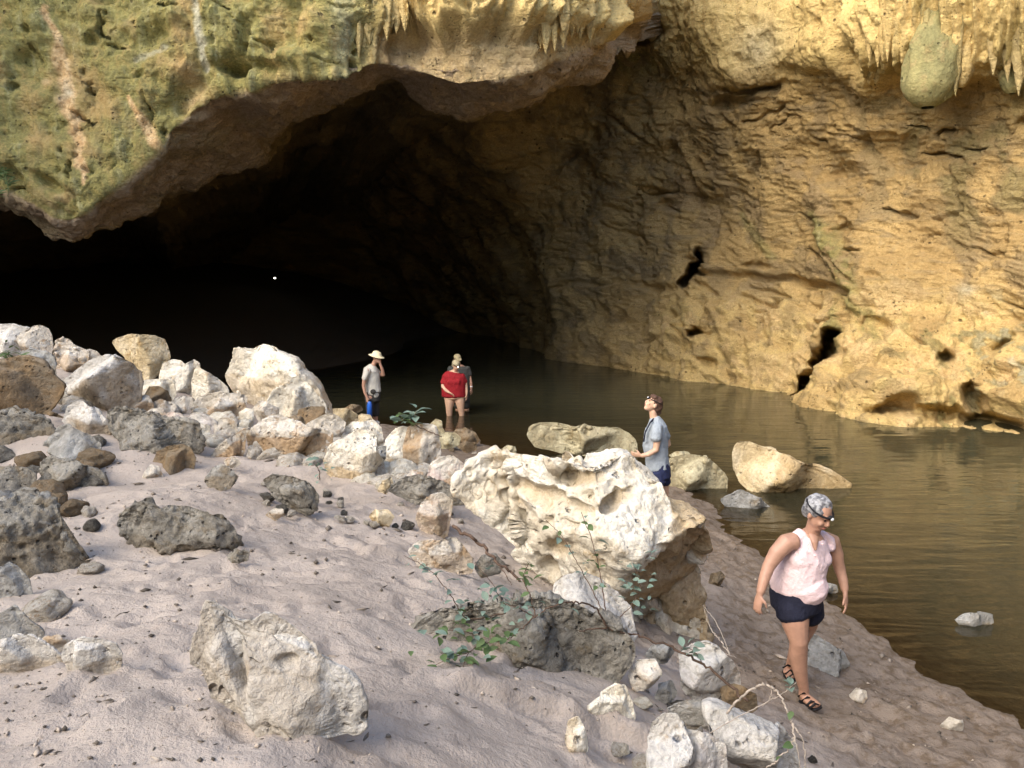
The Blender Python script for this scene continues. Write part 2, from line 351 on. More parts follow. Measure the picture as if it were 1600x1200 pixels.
rock([(698,802),(705,785),(720,765),(745,745),(775,735),(800,733),(830,730),(860,728),(880,726),(910,727),(935,722),(955,715),(975,711),(990,715),(1005,725),(1020,745),(1030,752),(1040,770),(1050,790),(1062,800),(1075,798),(1100,805),(1104,820),(1112,840),(1117,870),(1114,900),(1118,930),(1128,955),(1141,1000),(1142,1030),(1100,1035),(1060,1030),(1010,1022),(960,1000),(900,970),(840,938),(810,905),(780,878),(750,852),(715,827)], 'white', 'huge white scalloped boulder in the middle with a yellow-brown hollow right side', y=5.75, rough='scallop', base=(1000,1020), ridges=[(1062,742,938,985,.18,.28,'l'),(700,850,1030,735,.75,.15,'')], sub=7, facets=7, thick=.95, amp=1.15, face=.95, dents=[(842,786,62,13,6,.16),(884,862,26,17,-40,.13),(760,795,9,14,0,.06),(735,800,8,10,0,.05),(800,812,20,10,20,.07),(960,775,30,10,-25,.08),(905,745,36,9,-12,.07)])
rock([(866,990),(868,930),(885,913),(910,909),(935,919),(970,943),(992,970),(1003,1003),(987,1022),(940,1016),(890,1006)], 'chalk', 'upright pale slab leaning on the front of the huge scalloped boulder', y=4.95, facets=5, ridges=[(930,905,985,1010,.7,.25,'')], face=.4)
rock([(646,818),(654,795),(670,780),(690,777),(706,790),(703,815),(697,838),(680,845),(660,842)], 'pale', 'knobbly pinkish cream stone at the left tip of the huge scalloped boulder', pink=.25, ridges=[(645,805,708,808,U*.6,.4,'r')], face=.6)
rock([(633,872),(648,856),(688,849),(710,849),(722,862),(737,882),(737,900),(715,902),(680,893),(650,892)], 'pale', 'oblong pale stone half buried in sand below the huge scalloped boulder', ridges=[(632,872,740,870,U*.8,.4,'r'),(712,850,722,905,.1,.8,'')], face=.6)
rock([(740,890),(752,870),(775,868),(790,885),(780,898),(752,902)], 'grey', 'dark greenish stone in the gap below the huge scalloped boulder', name='stone', y=5.7)
rock([(918,1112),(938,1098),(964,1081),(980,1085),(992,1110),(998,1132),(977,1146),(945,1148),(932,1132)], 'white', 'cream angular stone at the right end of the spongy karst slab', y=3.75, ridges=[(955,1090,945,1150,.1,.5,'')], facets=6, name='stone')
rock([(883,1160),(889,1134),(905,1129),(917,1150),(921,1176),(895,1182)], 'white', 'thin white shard standing in the sand near the bottom edge', y=3.3, name='stone', ridges=[(906,1128,900,1180,.1,.8,'r')], face=.6)
rock([(984,1062),(998,1040),(1028,1038),(1037,1055),(1020,1080),(992,1086)], 'pale', 'pale stone wedged behind the right end of the spongy karst slab', y=4.3, name='stone')
rock([(1025,1098),(1032,1075),(1052,1070),(1062,1090),(1050,1108),(1032,1110)], 'slate', 'small bluish stone between spongy slab and the ribbed pale boulder', y=4.4, name='stone')
rock([(1010,1030),(1022,1015),(1045,1010),(1058,1025),(1045,1040),(1020,1042)], 'slate', 'small bluish grey stone at the shaded foot of the huge scalloped boulder', y=5.0, name='stone')
rock([(1068,1040),(1092,1024),(1112,1019),(1132,1029),(1152,1045),(1168,1072),(1170,1102),(1140,1116),(1100,1112),(1072,1088)], 'chalk', 'pale ribbed boulder behind the bare arching twig, lower right', y=4.55, ridges=[(1060,1060,1175,1085,.6,.5,''),(1120,1015,1110,1115,.3,.5,'')], pink=.2)
rock([(1013,1190),(1024,1150),(1045,1134),(1066,1136),(1082,1165),(1098,1210),(1060,1240),(1018,1235)], 'chalk', 'bright white angular stone cut by the bottom picture edge', y=3.3, facets=7, ridges=[(1066,1130,1085,1240,.6,.15,'')])
rock([(1046,1120),(1075,1106),(1102,1104),(1118,1118),(1104,1142),(1078,1156),(1056,1146)], 'slate', 'grey-white lump with a dark hollow, above the bottom white stone', y=3.7, ridges=[(1045,1128,1120,1125,U*.7,.4,'')])
rock([(1104,1108),(1130,1113),(1165,1128),(1200,1143),(1232,1160),(1262,1190),(1275,1240),(1200,1245),(1140,1192),(1110,1145)], 'chalk', 'long pale slab running to the bottom edge under the twig', y=3.55, ridges=[(1100,1110,1280,1200,U*.8,.35,'')], facets=6, grey=.2)
rock([(1078,1155),(1110,1160),(1142,1180),(1145,1215),(1100,1240),(1082,1200)], 'chalk', 'lilac-white stone at the bottom edge between white stone and long slab', y=3.35, pink=.25)
rock([(1130,1085),(1160,1075),(1185,1090),(1190,1115),(1160,1125),(1135,1112)], 'brown', 'brown earthy stone under the bend of the bare twig', y=4.6, name='stone', face=.5)
# --- the middle, between rubble and shore
rock([(501,724),(512,700),(530,690),(552,678),(570,680),(582,690),(592,720),(599,752),(592,766),(570,771),(545,762),(525,752),(506,740)], 'white', 'bluish white pyramid boulder with a brown undercut base', y=8.6, ridges=[(500,728,600,742,.9,.45,'r'),(548,680,556,770,.35,.55,'')], face=.9, facets=7)
rock([(530,676),(545,663),(565,662),(580,660),(592,672),(596,690),(596,712),(575,710),(550,695)], 'white', 'white boulder right behind the bluish pyramid boulder', y=10.2, ridges=[(528,680,600,685,U*.7,.4,'')])
rock([(592,720),(600,690),(615,675),(628,670),(635,672),(640,700),(640,740),(610,742),(596,734)], 'white', 'left half of a split pair of cream boulders, whiter and lower', y=9.4, ridges=[(590,700,642,690,U*.6,.4,'')])
rock([(626,700),(634,672),(645,667),(662,667),(679,671),(684,690),(687,718),(683,742),(655,748),(628,742)], 'pale', 'right half of a split pair, tall cream boulder with a rusty flank', y=9.2, ridges=[(624,690,688,684,U*.7,.25,''),(660,665,650,750,.15,.5,'r')], face=.8)
rock([(582,718),(590,700),(602,698),(602,716),(594,726)], 'slate', 'tiny bluish stone between pyramid boulder and the split pair', y=9.2, name='stone')
rock([(600,736),(618,728),(640,738),(635,752),(610,752)], 'pale', 'flat pale stone at the foot of the split pair', y=8.9, name='stone')
rock([(663,752),(671,730),(685,720),(705,717),(722,730),(734,748),(739,764),(722,778),(695,773),(668,765)], 'pale', 'pink-topped boulder with a brown overhung front, left of the huge boulder', y=8.2, ridges=[(660,752,740,752,U*.8,.1,'r')], pink=1.0, face=1.0)
rock([(630,752),(643,737),(658,738),(664,754),(648,764)], 'pale', 'small pinkish stone left of the pink-topped boulder', y=8.3, name='stone', pink=.5)
rock([(600,774),(620,756),(650,748),(690,760),(718,776),(724,792),(680,794),(640,790)], 'grey', 'low grey karst slab left of the huge scalloped boulder', y=7.4, rough='karst', ridges=[(600,778,725,782,U*1.4,.3,'')])
rock([(588,768),(597,752),(610,747),(614,760),(602,772)], 'cream', 'small cream chip standing by the low grey karst slab', y=7.7, name='stone')
rock([(401,758),(415,748),(450,752),(475,762),(491,780),(490,799),(470,806),(445,796),(420,784)], 'grey', 'flat grey karst slab sunk in the sand below the long brown-faced block', rough='karst', ridges=[(400,770,492,792,U*1.4,.2,'')])
rock([(411,807),(425,797),(440,798),(442,806),(427,815)], 'pale', 'small bluish chip on the sand below the sunken grey slab', name='stone', ridges=[(410,802,444,804,U,.2,'r')], face=.7)
rock([(573,810),(585,798),(605,800),(615,811),(606,824),(585,823)], 'cream', 'small cream cobble on open sand left of the huge boulder', name='stone')
rock([(505,654),(515,641),(540,640),(556,650),(556,662),(530,668),(508,664)], 'cream', 'bright cream stone between the ridge and the man in the hat', y=14.5, name='stone')
rock([(550,656),(562,648),(577,650),(583,661),(565,670),(552,666)], 'cream', 'yellowish cream stone at the feet of the man in the hat', y=15.5, name='stone')
rock([(535,640),(548,632),(562,634),(566,642),(550,648)], 'brown', 'low dark brown stone at the water edge behind the cream stones', y=17, name='stone')
# --- the shore and the water
rock([(671,664),(680,656),(690,659),(692,674),(680,680),(672,675)], 'shore', 'small mossy yellow stone standing at the water edge', name='stone')
rock([(662,676),(676,670),(692,672),(697,682),(680,688),(664,685)], 'shore', 'low tan stone beside the mossy yellow stone', name='stone')
rock([(676,690),(690,678),(710,678),(720,686),(716,698),(690,702)], 'shore', 'pale olive rock at the water edge behind the split pair', name='stone')
rock([(708,676),(725,670),(742,678),(750,690),(738,698),(718,692)], 'brown', 'dark wet rock in the shallows in front of the red-shirted person', name='stone', rough='karst')
rock([(712,700),(728,690),(743,694),(745,704),(728,708)], 'brown', 'small dark stone just below the dark wet rock', name='stone')
rock([(780,706),(792,697),(805,699),(808,708),(794,713)], 'shore', 'small cream stone left of the long shore rock', name='stone')
rock([(767,718),(780,708),(786,716),(778,726)], 'shore', 'tiny pale chip on wet sand, upper of two', name='stone')
rock([(800,718),(815,713),(823,719),(812,725)], 'brown', 'tiny brown chip on wet sand below the long shore rock', name='stone')
rock([(823,690),(828,672),(840,668),(870,667),(895,672),(915,668),(940,675),(970,675),(990,685),(1002,697),(1003,714),(960,722),(920,719),(890,715),(860,708),(838,706)], 'shore', 'long low cream rock at the water edge behind the grey-shirted person', rough='scallop', ridges=[(820,696,1005,702,U*1.1,.3,'')], amp=.8)
rock([(712,748),(728,722),(748,715),(765,718),(778,735),(770,752),(740,758)], 'slate', 'low pale stone on wet sand just behind the huge scalloped boulder')
rock([(1038,750),(1045,730),(1055,722),(1080,716),(1110,720),(1130,735),(1146,753),(1145,770),(1115,775),(1075,772),(1050,766)], 'shore', 'rounded cream rock at the waterline right of the grey-shirted person', rough='scallop', amp=.7, ridges=[(1036,750,1148,752,U*.8,.35,'')])
rock([(1046,714),(1060,706),(1078,708),(1084,716),(1066,722)], 'shore', 'small pale rock just beyond the rounded cream rock', name='stone')
rock([(1155,716),(1160,703),(1168,698),(1185,698),(1200,705),(1225,713),(1245,722),(1265,730),(1290,735),(1315,745),(1344,757),(1344,768),(1290,775),(1240,774),(1210,772),(1190,774),(1165,757),(1156,742)], 'cream', 'tilted white-topped slab standing out of the water with a brown hollow side', ridges=[(1193,775,1224,716,.12,.75,'r'),(1150,730,1345,752,.8,.12,'')], face=1.0, facets=5, thick=.8)
rock([(1128,784),(1160,768),(1190,780),(1214,802),(1210,822),(1170,815),(1140,800)], 'slate', 'grey slab just under the water in front of the tilted slab', y=12.3, name='stone', thick=.5)
rock([(1500,975),(1515,965),(1540,962),(1560,966),(1563,980),(1540,988),(1513,986)], 'slate', 'single dark grey stone breaking the water at the right', name='stone', ridges=[(1498,974,1565,972,U*1.2,.3,'')])
rock([(1254,1026),(1264,1006),(1285,1004),(1307,1015),(1327,1030),(1338,1047),(1316,1060),(1290,1061),(1263,1054)], 'slate', 'bluish grey ribbed rock lying behind the walking woman', rough='layer', amp=.8)
rock([(1108,922),(1113,900),(1130,896),(1137,905),(1127,919)], 'brown', 'dark little stone stuck to the right flank of the huge boulder', name='stone')
rock([(1283,924),(1295,914),(1312,918),(1314,928),(1296,934)], 'slate', 'small pale stone on the wet bank beside the walking woman\'s hand', name='stone')
rock([(1330,1092),(1342,1080),(1358,1084),(1360,1096),(1342,1102)], 'pale', 'small tan stone on the bank right of the walking woman\'s front foot', name='stone')
rock([(1475,1140),(1490,1126),(1510,1130),(1512,1146),(1490,1154)], 'pale', 'lone pale stone on the mud bank near the lower right corner', name='stone')

# ------------------------------------------------------------------ the ground
_ctl = []
def gz(px, py, z): p = at_z(px, py, z); _ctl.append((p[0], p[1], z))
for t in [(0,1200,1.95),(400,1200,1.95),(800,1200,1.72),(980,1190,1.3),(1140,1190,.72),(1300,1190,.42),(1450,1190,.24),
          (0,1080,1.95),(600,1050,1.75),(300,900,1.8),(500,880,1.66),(600,950,1.66),(800,1010,1.4),(700,900,1.25),(640,830,1.15),
          (1130,1010,.36),(1260,1100,.3),(1310,1000,.2),(1180,900,.2),(1130,850,.12),(110,900,1.85),(300,740,1.65),(450,760,1.35),
          (560,790,1.15),(230,800,1.75),(0,590,2.1),(150,620,1.75),(300,650,1.48),(420,690,1.22),
          (520,705,.98),(600,722,.8),(690,735,.42),
          (560,668,.0),(750,692,.0),(830,722,0),(1000,747,.02),(1110,790,0),(1150,850,0),(1250,925,0),(1400,1040,0),(1600,1135,0),(1750,1200,0),
          (710,648,-.38),(900,655,-.55),(1200,700,-.5),(1400,800,-.55),(1500,950,-.3),(1640,1060,-.22),(1250,800,-.3),(1330,900,-.2),(1100,730,-.3)]:
    gz(*t)
_ctl += [(-4.2,20.0,0.0),(-6.5,18.5,.15),(-9,17.5,.4),(-3,16.2,.2),(-12,15,1.6),(-10,22,-.2),(-14,21,.3),(-5,26,-.7),(0,30,-1.0),(4,25,-1.0),
         (8,18,-1.0),(9,14,-.9),(9,9,-.8),(9,4,-.7),(12,0,-.6),(6,0,-.2),(2.6,1.5,.7),(0,0,1.9),(0,-6,2.2),(-5,-3,2.4),(-12,0,3.2),(-12,8,2.9),
         (-16,12,3.2),(-20,4,4.2),(-22,-8,4.5),(6,-8,.6),(14,-10,.2),(-4,34,-.5),(-9,32,.25),(-15,33,1.0),(-13,44,2.9),(-18,40,2.6),(-20,28,1.4),
         (-5,46,-.3),(0,45,-1.1),(3,38,-1.2),(-12,60,3.2),(0,62,0),(-26,45,3.5),(-30,20,4),(20,20,-1.5),(22,5,-1),(14,30,-2),(10,45,-2)]
for (poly_, *_r), k_ in ROCKS:            # the ground also passes under the foot of every boulder whose distance is known
    if 'y' in k_:
        p_ = np.array(poly_, float); cx_, lo_, hi_ = p_[:, 0].mean(), p_[:, 1].min(), p_[:, 1].max()
        bx_, by_ = k_.get('base', (cx_, hi_ - 0.10 * (hi_ - lo_)))
        p_ = at_y(bx_, by_, k_['y']); _ctl.append((p_[0], p_[1], min(p_[2], 2.2) if p_[2] > 0.03 else -0.12))
_ctl = np.array(_ctl)
ground_z = RBF(_ctl[:, :2], _ctl[:, 2], 4e-3)

def hit_ground(px, py):
    """where the line of sight through (px, py) meets the smooth ground"""
    rx, ry, rz = (float(q) for q in ray(px, py))
    s = np.linspace(1.0, 45, 900)
    g = np.maximum(ground_z(rx * s, ry * s), 0.0)
    below = (CAM_Z + rz * s) < g
    k = int(np.argmax(below)) if below.any() else len(s) - 1
    return rx * s[k], ry * s[k], CAM_Z + rz * s[k]

def span(*segs):
    o = [np.linspace(a, b, n, endpoint=False) for a, b, n in segs]
    return np.r_[np.concatenate(o), segs[-1][1]]
gx = span((-45, -9, 50), (-9, -3.2, 90), (-3.2, 4.6, 240), (4.6, 11, 60), (11, 35, 24))
gy = span((-25, 1.6, 40), (1.6, 7.5, 215), (7.5, 14, 130), (14, 24, 90), (24, 75, 50))
GX, GY = np.meshgrid(gx, gy)
GZ = ground_z(GX, GY)
land = smooth01(GZ, -0.05, 0.25)
q = np.stack([GX, GY, np.zeros_like(GX)], -1)
GZ = GZ + land * (-0.03 + 0.045 * fbm(q * 0.9, 3) + 0.026 * fbm(q * np.array([2.6, 3.4, 1]), 3))
# trampled sand: overlapping shallow footprints with soft rims
rnd = np.random.default_rng(11)
near = (GX > -3.4) & (GX < 4.4) & (GY > 1.6) & (GY < 12)
for k in range(900):
    cx_, cy_ = rnd.uniform(-3.2, 2.6), rnd.uniform(1.8, 9.5)
    if cx_ < -0.75 * cy_ or cx_ > 0.62 * cy_: continue
    z0 = ground_z(np.array([cx_]), np.array([cy_]))[0]
    if z0 < 0.12: continue
    an, sc_ = rnd.uniform(0, math.pi), rnd.uniform(0.45, 1.15)
    dx, dy = GX[near] - cx_, GY[near] - cy_
    u = (dx * math.cos(an) + dy * math.sin(an)) / (0.15 * sc_); w = (-dx * math.sin(an) + dy * math.cos(an)) / (0.065 * sc_)
    r = np.sqrt(u * u + w * w)
    GZ[near] += rnd.uniform(0.3, 0.85) * (-0.030 * np.exp(-(r ** 4)) + 0.016 * np.exp(-((r - 1.35) / 0.35) ** 2))
# the near dune lip under the grey slab, the little scarp left of the white boulder, and the eroded shore edge
def lip(px0, py0, px1, py1, h, wdt):
    a, b = np.array(hit_ground(px0, py0)[:2]), np.array(hit_ground(px1, py1)[:2])
    d = b - a; L = np.linalg.norm(d); d /= L
    s = (GX - a[0]) * d[0] + (GY - a[1]) * d[1]; t = -(GX - a[0]) * d[1] + (GY - a[1]) * d[0]
    t = t + 0.05 * fbm(q * 3.0, 2)
    return h * np.exp(-np.clip(t, 0, 9) ** 2 / (wdt * 0.12) ** 2) * np.exp(-np.clip(-t, 0, 9) ** 2 / wdt ** 2) * smooth01(s, -0.3 * L, 0.1 * L) * (1 - smooth01(s, 0.9 * L, 1.2 * L))
GZ += lip(1000, 1150, 700, 1075, 0.09, 0.30)
GZ += lip(640, 868, 575, 862, 0.07, 0.25)
shore = np.exp(-((GZ - 0.05) / 0.10) ** 2)
GZ += shore * 0.05 * fbm(q * 2.2 + 5, 4, ridged=True) - shore * 0.012
bank = smooth01(GZ, 0.62, 0.25) * smooth01(GZ, -0.02, 0.06) * smooth01(GX, 0.6, 1.6)
for fx_, fy_ in ((1262, 1098), (1236, 1064)):            # firm ground under the walking woman
    g_ = hit_ground(fx_, fy_); bank = bank * (1 - np.exp(-((GX - g_[0]) ** 2 + (GY - g_[1]) ** 2) / 0.35 ** 2))
GZ += bank * (0.075 * fbm(q * 2.4 + 31, 5, ridged=True, gain=0.6) - 0.02)
bk_ = np.zeros_like(GZ)
for (poly_, *_r), k_ in ROCKS:            # sand banked up against the boulders
    p_ = np.array(poly_, float); bx_ = k_.get('base', (p_[:, 0].mean(), p_[:, 1].max()))
    g_ = at_y(bx_[0], bx_[1], k_['y']) if 'y' in k_ else np.array(hit_ground(*bx_))
    if g_[1] > 13 or g_[2] < 0.25: continue
    w_, h_ = (np.ptp(p_[:, 0]) * g_[1] / F_PX) * 0.62, np.ptp(p_[:, 1]) * g_[1] / F_PX
    bk_ = np.maximum(bk_, min(0.045, 0.07 * h_) * np.exp(-(((GX - g_[0]) / w_) ** 2 + ((GY - g_[1] - 0.35 * w_) / w_) ** 2) ** 2))
GZ = GZ + bk_
GZ = np.maximum(GZ, -2.2)

b = NB('sand')
v = b.coords(random=False)
pos = b.n.new('ShaderNodeNewGeometry'); sx = b.n.new('ShaderNodeSeparateXYZ'); b.l.new(pos.outputs['Position'], sx.inputs[0])
n1 = b.noise(v, 0.8, 6); n2 = b.noise(v, 9, 6, 0.7); n3 = b.noise(v, 90, 3, 0.7); n4 = b.noise(v, 28, 4, 0.6)
c = b.mix(b.ramp(n1, 0.35, 0.65), (0.375, 0.322, 0.278), (0.31, 0.264, 0.226))
c = b.mix(b.ramp(n2, 0.55, 0.75, 0, 0.5), c, (0.30, 0.235, 0.185))
c = b.mix(b.ramp(n4, 0.60, 0.78, 0, 0.55), c, (0.22, 0.17, 0.13))
c = b.mix(b.ramp(n3, 0.66, 0.76, 0, 0.6), c, (0.52, 0.47, 0.42))
c = b.mix(b.ramp(n3, 0.36, 0.27, 0, 0.55), c, (0.12, 0.09, 0.07))
wet = b.ramp(b.math('ADD', sx.outputs[2], b.math('MULTIPLY', b.math('SUBTRACT', n1, 0.5), 0.5)), 0.72, 0.16)
c = b.mix(wet, c, (0.190, 0.150, 0.117))
c = b.mix(b.math('MULTIPLY', wet, b.ramp(n2, 0.45, 0.62)), c, (0.125, 0.09, 0.06))
c = b.mix(b.ramp(sx.outputs[1], 22, 27), c, (0.105, 0.078, 0.052))        # ground colour darkened inside the cave as painted shade
h = b.math('ADD', b.math('MULTIPLY', n2, 1.0), b.math('MULTIPLY', n3, 0.22))
h = b.math('ADD', h, b.math('MULTIPLY', n4, 0.5))
M['sand'] = b.done(c, b.ramp(wet, 0, 1, 0.95, 0.72), b.bump(h, 0.8, 0.028))
P = np.stack([GX, GY, GZ], -1)
ground = link('sand_ground', new_mesh('sand_ground', P, grid_faces(*GX.shape)), M['sand'], kind='structure')

# ------------------------------------------------------------------ water
wx_, wy_ = np.linspace(-32, 24, 180), np.linspace(-16, 70, 240)
WX, WY = np.meshgrid(wx_, wy_)
depth = np.clip(-ground_z(WX, WY), 0, 3)
wcol = np.stack([np.clip(1 - np.exp(-depth * 1.9), 0, 1)] * 3, -1).reshape(-1, 3)
b = NB('water'); b.n.remove(b.bsdf)
v1 = b.coords((0.55, 2.3, 1), random=False, rot=(0, 0, math.radians(-18))); v2 = b.coords((1.5, 5.2, 1), random=False, rot=(0, 0, math.radians(-8)))
h = b.math('ADD', b.math('MULTIPLY', b.noise(v1, 0.85, 2, 0.5, 0.6), 1.0), b.math('MULTIPLY', b.noise(v2, 1.1, 2, 0.5, 0.6), 0.30))
nr = b.bump(h, 0.20, 0.10)
murk = b.n.new('ShaderNodeBsdfDiffuse'); murk.inputs[0].default_value = (0.064, 0.062, 0.036, 1)
clear = b.n.new('ShaderNodeBsdfTransparent'); clear.inputs[0].default_value = (0.62, 0.53, 0.36, 1)
gl = b.n.new('ShaderNodeBsdfGlossy'); gl.inputs['Roughness'].default_value = 0.03; b.l.new(nr, gl.inputs['Normal'])
fr = b.n.new('ShaderNodeFresnel'); fr.inputs[0].default_value = 1.333; b.l.new(nr, fr.inputs['Normal'])
m1 = b.n.new('ShaderNodeMixShader'); b.l.new(b.attr('murk')[0], m1.inputs[0]); b.l.new(clear.outputs[0], m1.inputs[1]); b.l.new(murk.outputs[0], m1.inputs[2])
m2 = b.n.new('ShaderNodeMixShader'); b.l.new(fr.outputs[0], m2.inputs[0]); b.l.new(m1.outputs[0], m2.inputs[1]); b.l.new(gl.outputs[0], m2.inputs[2])
b.l.new(m2.outputs[0], b.out.inputs[0]); M['water'] = b.m
water = link('water', new_mesh('water', np.stack([WX, WY, np.zeros_like(WX)], -1), grid_faces(*WX.shape), colors={'murk': wcol}), M['water'], kind='structure')

# ------------------------------------------------------------------ cave rock material
def cave_material(name):
    """vertex colours: stain = (green-grey film, chalk white, rust orange), band = (yellow flowstone, brown, pink-beige)"""
    b = NB(name); v = b.coords(random=False); vs = b.coords((0.45, 0.45, 2.4), random=False, rot=(0.10, 0.06, 0)); vv = b.coords((2.2, 2.2, 0.22), random=False)
    n1 = b.noise(v, 0.55, 7, 0.62, 0.4); n2 = b.noise(vs, 1.1, 8, 0.68, 0.8); n3 = b.noise(v, 4.5, 7, 0.7, 0.2); n4 = b.noise(v, 18, 4, 0.7); nv = b.noise(vv, 1.6, 6, 0.65)
    s, a = b.attr('stain'), b.attr('band')
    c = b.mix(b.ramp(n1, 0.36, 0.64), (0.61, 0.43, 0.185), (0.48, 0.33, 0.14))
    c = b.mix(b.ramp(n2, 0.50, 0.68, 0, 0.75), c, (0.33, 0.25, 0.135))
    c = b.mix(b.ramp(n3, 0.54, 0.70, 0, 0.55), c, (0.60, 0.47, 0.25))
    c = b.mix(a[0], c, b.mix(b.ramp(nv, 0.35, 0.65), (0.86, 0.66, 0.28), (0.76, 0.56, 0.24)))
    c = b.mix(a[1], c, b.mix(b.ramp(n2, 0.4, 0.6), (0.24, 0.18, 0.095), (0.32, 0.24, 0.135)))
    c = b.mix(a[2], c, b.mix(b.ramp(n3, 0.4, 0.6), (0.46, 0.36, 0.26), (0.36, 0.27, 0.18)))
    gmask = b.math('MULTIPLY', s[0], b.ramp(b.math('ADD', b.math('MULTIPLY', nv, 0.6), b.math('MULTIPLY', n3, 0.4)), 0.33, 0.52, 0.35, 1.0))
    gcol = b.mix(b.ramp(n3, 0.36, 0.66), (0.35, 0.315, 0.105), (0.245, 0.225, 0.09))
    gcol = b.mix(b.ramp(nv, 0.52, 0.72, 0, 0.7), gcol, (0.50, 0.47, 0.25))
    c = b.mix(gmask, c, gcol)
    c = b.mix(s[2], c, b.mix(b.ramp(n3, 0.4, 0.62), (0.86, 0.64, 0.36), (0.66, 0.42, 0.20)))
    c = b.mix(s[1], c, b.mix(b.ramp(n3, 0.4, 0.62), (0.62, 0.59, 0.45), (0.46, 0.45, 0.33)))
    w = b.voro(v, 3.4); wm = b.math('MULTIPLY', b.ramp(w, 0.20, 0.07), b.ramp(b.noise(v, 1.3, 4), 0.50, 0.62))
    w2 = b.voro(v, 9.0); wm2 = b.math('MULTIPLY', b.ramp(w2, 0.24, 0.08), b.ramp(b.noise(v, 2.1, 4), 0.5, 0.62))
    c = b.mix(b.math('MULTIPLY', b.math('MAXIMUM', wm, wm2), 0.7), c, (0.06, 0.045, 0.03))
    c = b.mix(b.ramp(n4, 0.28, 0.7, 0.0, 0.38), c, (0.30, 0.24, 0.16), 'MULTIPLY')
    h = b.math('ADD', b.math('MULTIPLY', n2, 1.1), b.math('MULTIPLY', n3, 0.9))
    h = b.math('ADD', h, b.math('MULTIPLY', n4, 0.28)); h = b.math('SUBTRACT', h, b.math('MULTIPLY', b.math('MAXIMUM', wm, wm2), 0.55))
    return b.done(c, 0.88, b.bump(h, 0.95, 0.16))
M['cave'] = cave_material('cave_rock')

def blob(px, py, x, y, rx, ry, ang=0.0, p=2.0):
    a = math.radians(ang); dx, dy = px - x, py - y
    u = (dx * math.cos(a) + dy * math.sin(a)) / rx; w = (-dx * math.sin(a) + dy * math.cos(a)) / ry
    return np.exp(-((u * u + w * w) ** (p / 2)))

def stroke(px, py, pts, w):
    """soft distance mask along a polyline; pts carry (x, y, half width)"""
    o = np.zeros_like(px)
    for (x0, y0, w0), (x1, y1, w1) in zip(pts[:-1], pts[1:]):
        dx, dy = x1 - x0, y1 - y0; L2 = dx * dx + dy * dy
        t = np.clip(((px - x0) * dx + (py - y0) * dy) / L2, 0, 1)
        d = np.hypot(px - x0 - t * dx, py - y0 - t * dy) / ((w0 + t * (w1 - w0)) * w)
        o = np.maximum(o, np.exp(-d ** 4))
    return o

# ------------------------------------------------------------------ right-hand cave wall
wc = [(860,557,36.8),(1000,580,31),(1100,600,27.3),(1235,618,24.7),(1290,640,22.2),(1375,662,20.2),(1530,668,19.4),(1600,690,17.8),(1800,745,14.9),(2200,870,10.7),
      (865,470,36.6),(870,380,35),(880,250,35),(920,130,33),(1000,480,31.5),(1000,350,32.2),(1000,250,32),(1010,130,30.5),(1100,500,28.4),(1100,300,29.6),
      (1235,520,25.8),(1235,300,26.9),(1235,120,25.8),(1300,560,23.6),(1375,580,21.3),(1375,480,22.8),(1375,300,23.8),(1375,170,23.6),(1530,560,20.2),(1530,420,21.2),(1530,300,21.6),(1530,170,21.4),
      (1600,520,19.0),(1600,400,19.8),(1800,550,16.2),(1800,400,17),(2200,400,13),
      (1010,40,29),(1120,60,26.4),(1235,40,25.0),(1375,60,21.6),(1530,60,19.8),(1000,-60,29),(1235,-60,25.4),(1375,-60,22.0),(1530,-60,20.3),
      (1000,-400,32),(1375,-400,25.5),(1800,-400,21),(2200,-300,16.5),(1800,60,17.2),(2200,60,13.4),
      (790,520,47),(790,430,40),(760,330,38),(760,200,33),(680,180,35),(650,300,43),(640,420,52),(640,520,60),(500,300,52),(500,500,62),(200,300,58),(200,500,64),(-300,300,60),(-300,500,62),(-900,400,60),(2600,400,9),(2600,-300,9.5),(2600,800,8.4)]
wc = np.array(wc, float)
wall_d = RBF(wc[:, :2], wc[:, 2], 5e-3)
pxs = span((-900, 560, 60), (560, 840, 90), (840, 1640, 400), (1640, 3000, 90))
pys = span((-900, -60, 60), (-60, 720, 390), (720, 1100, 50))
PX, PY = np.meshgrid(pxs, pys)
D = np.clip(wall_d(PX, PY), 7.5, 62)
PW = at_y(PX, PY, D)
N = grid_normals(PW); N[(N[..., 1] > 0)] *= -1
fl = smooth01(PY + 18 * fbm(np.stack([PX / 90, PY * 0, PY * 0], -1), 3) + (PX < 1250) * 0 , 150, 70)      # flowstone zone above the bedded wall
fl = fl * smooth01(PX, 1000, 1060)
low = smooth01(PY, 430, 500) * smooth01(PX, 930, 1100)                                            # the knobbly yellow foot
dsp = 0.55 * fbm(PW * 0.28 + 3, 3)
bed = PW * np.array([0.35, 0.35, 1.5]) + 0.5 * fbm(PW * 0.35, 2)[..., None]
bed[..., 2] += 0.30 * PW[..., 0] - 0.10 * PW[..., 1]
strata = fbm(bed * 1.1, 5, ridged=True)
dsp += (1 - fl) * (1 - 0.7 * low) * 0.10 * strata
fine_bed = fbm(bed * np.array([3.0, 3.0, 3.6]), 4, ridged=True)
dsp += (1 - fl) * (1 - 0.5 * low) * 0.11 * fine_bed
lumps = worley(PW * 0.85 + 0.35 * fbm(PW * 1.1, 3)[..., None])
dsp += low * (-0.30 * smooth01(lumps, 0.75, 0.1) + 0.16 * fbm(PW * 1.5, 5))
fl_u = (PX + 14 * fbm(np.stack([PX / 60, PY / 130, PX * 0], -1), 3)) / 26.0
flute = fbm(np.stack([fl_u, PY / 260, PX * 0], -1), 4, ridged=True)
dsp += fl * (0.50 * flute * smooth01(PX, 1250, 1400) + 0.10 * flute + 0.12 * fbm(PW * 1.3, 4))
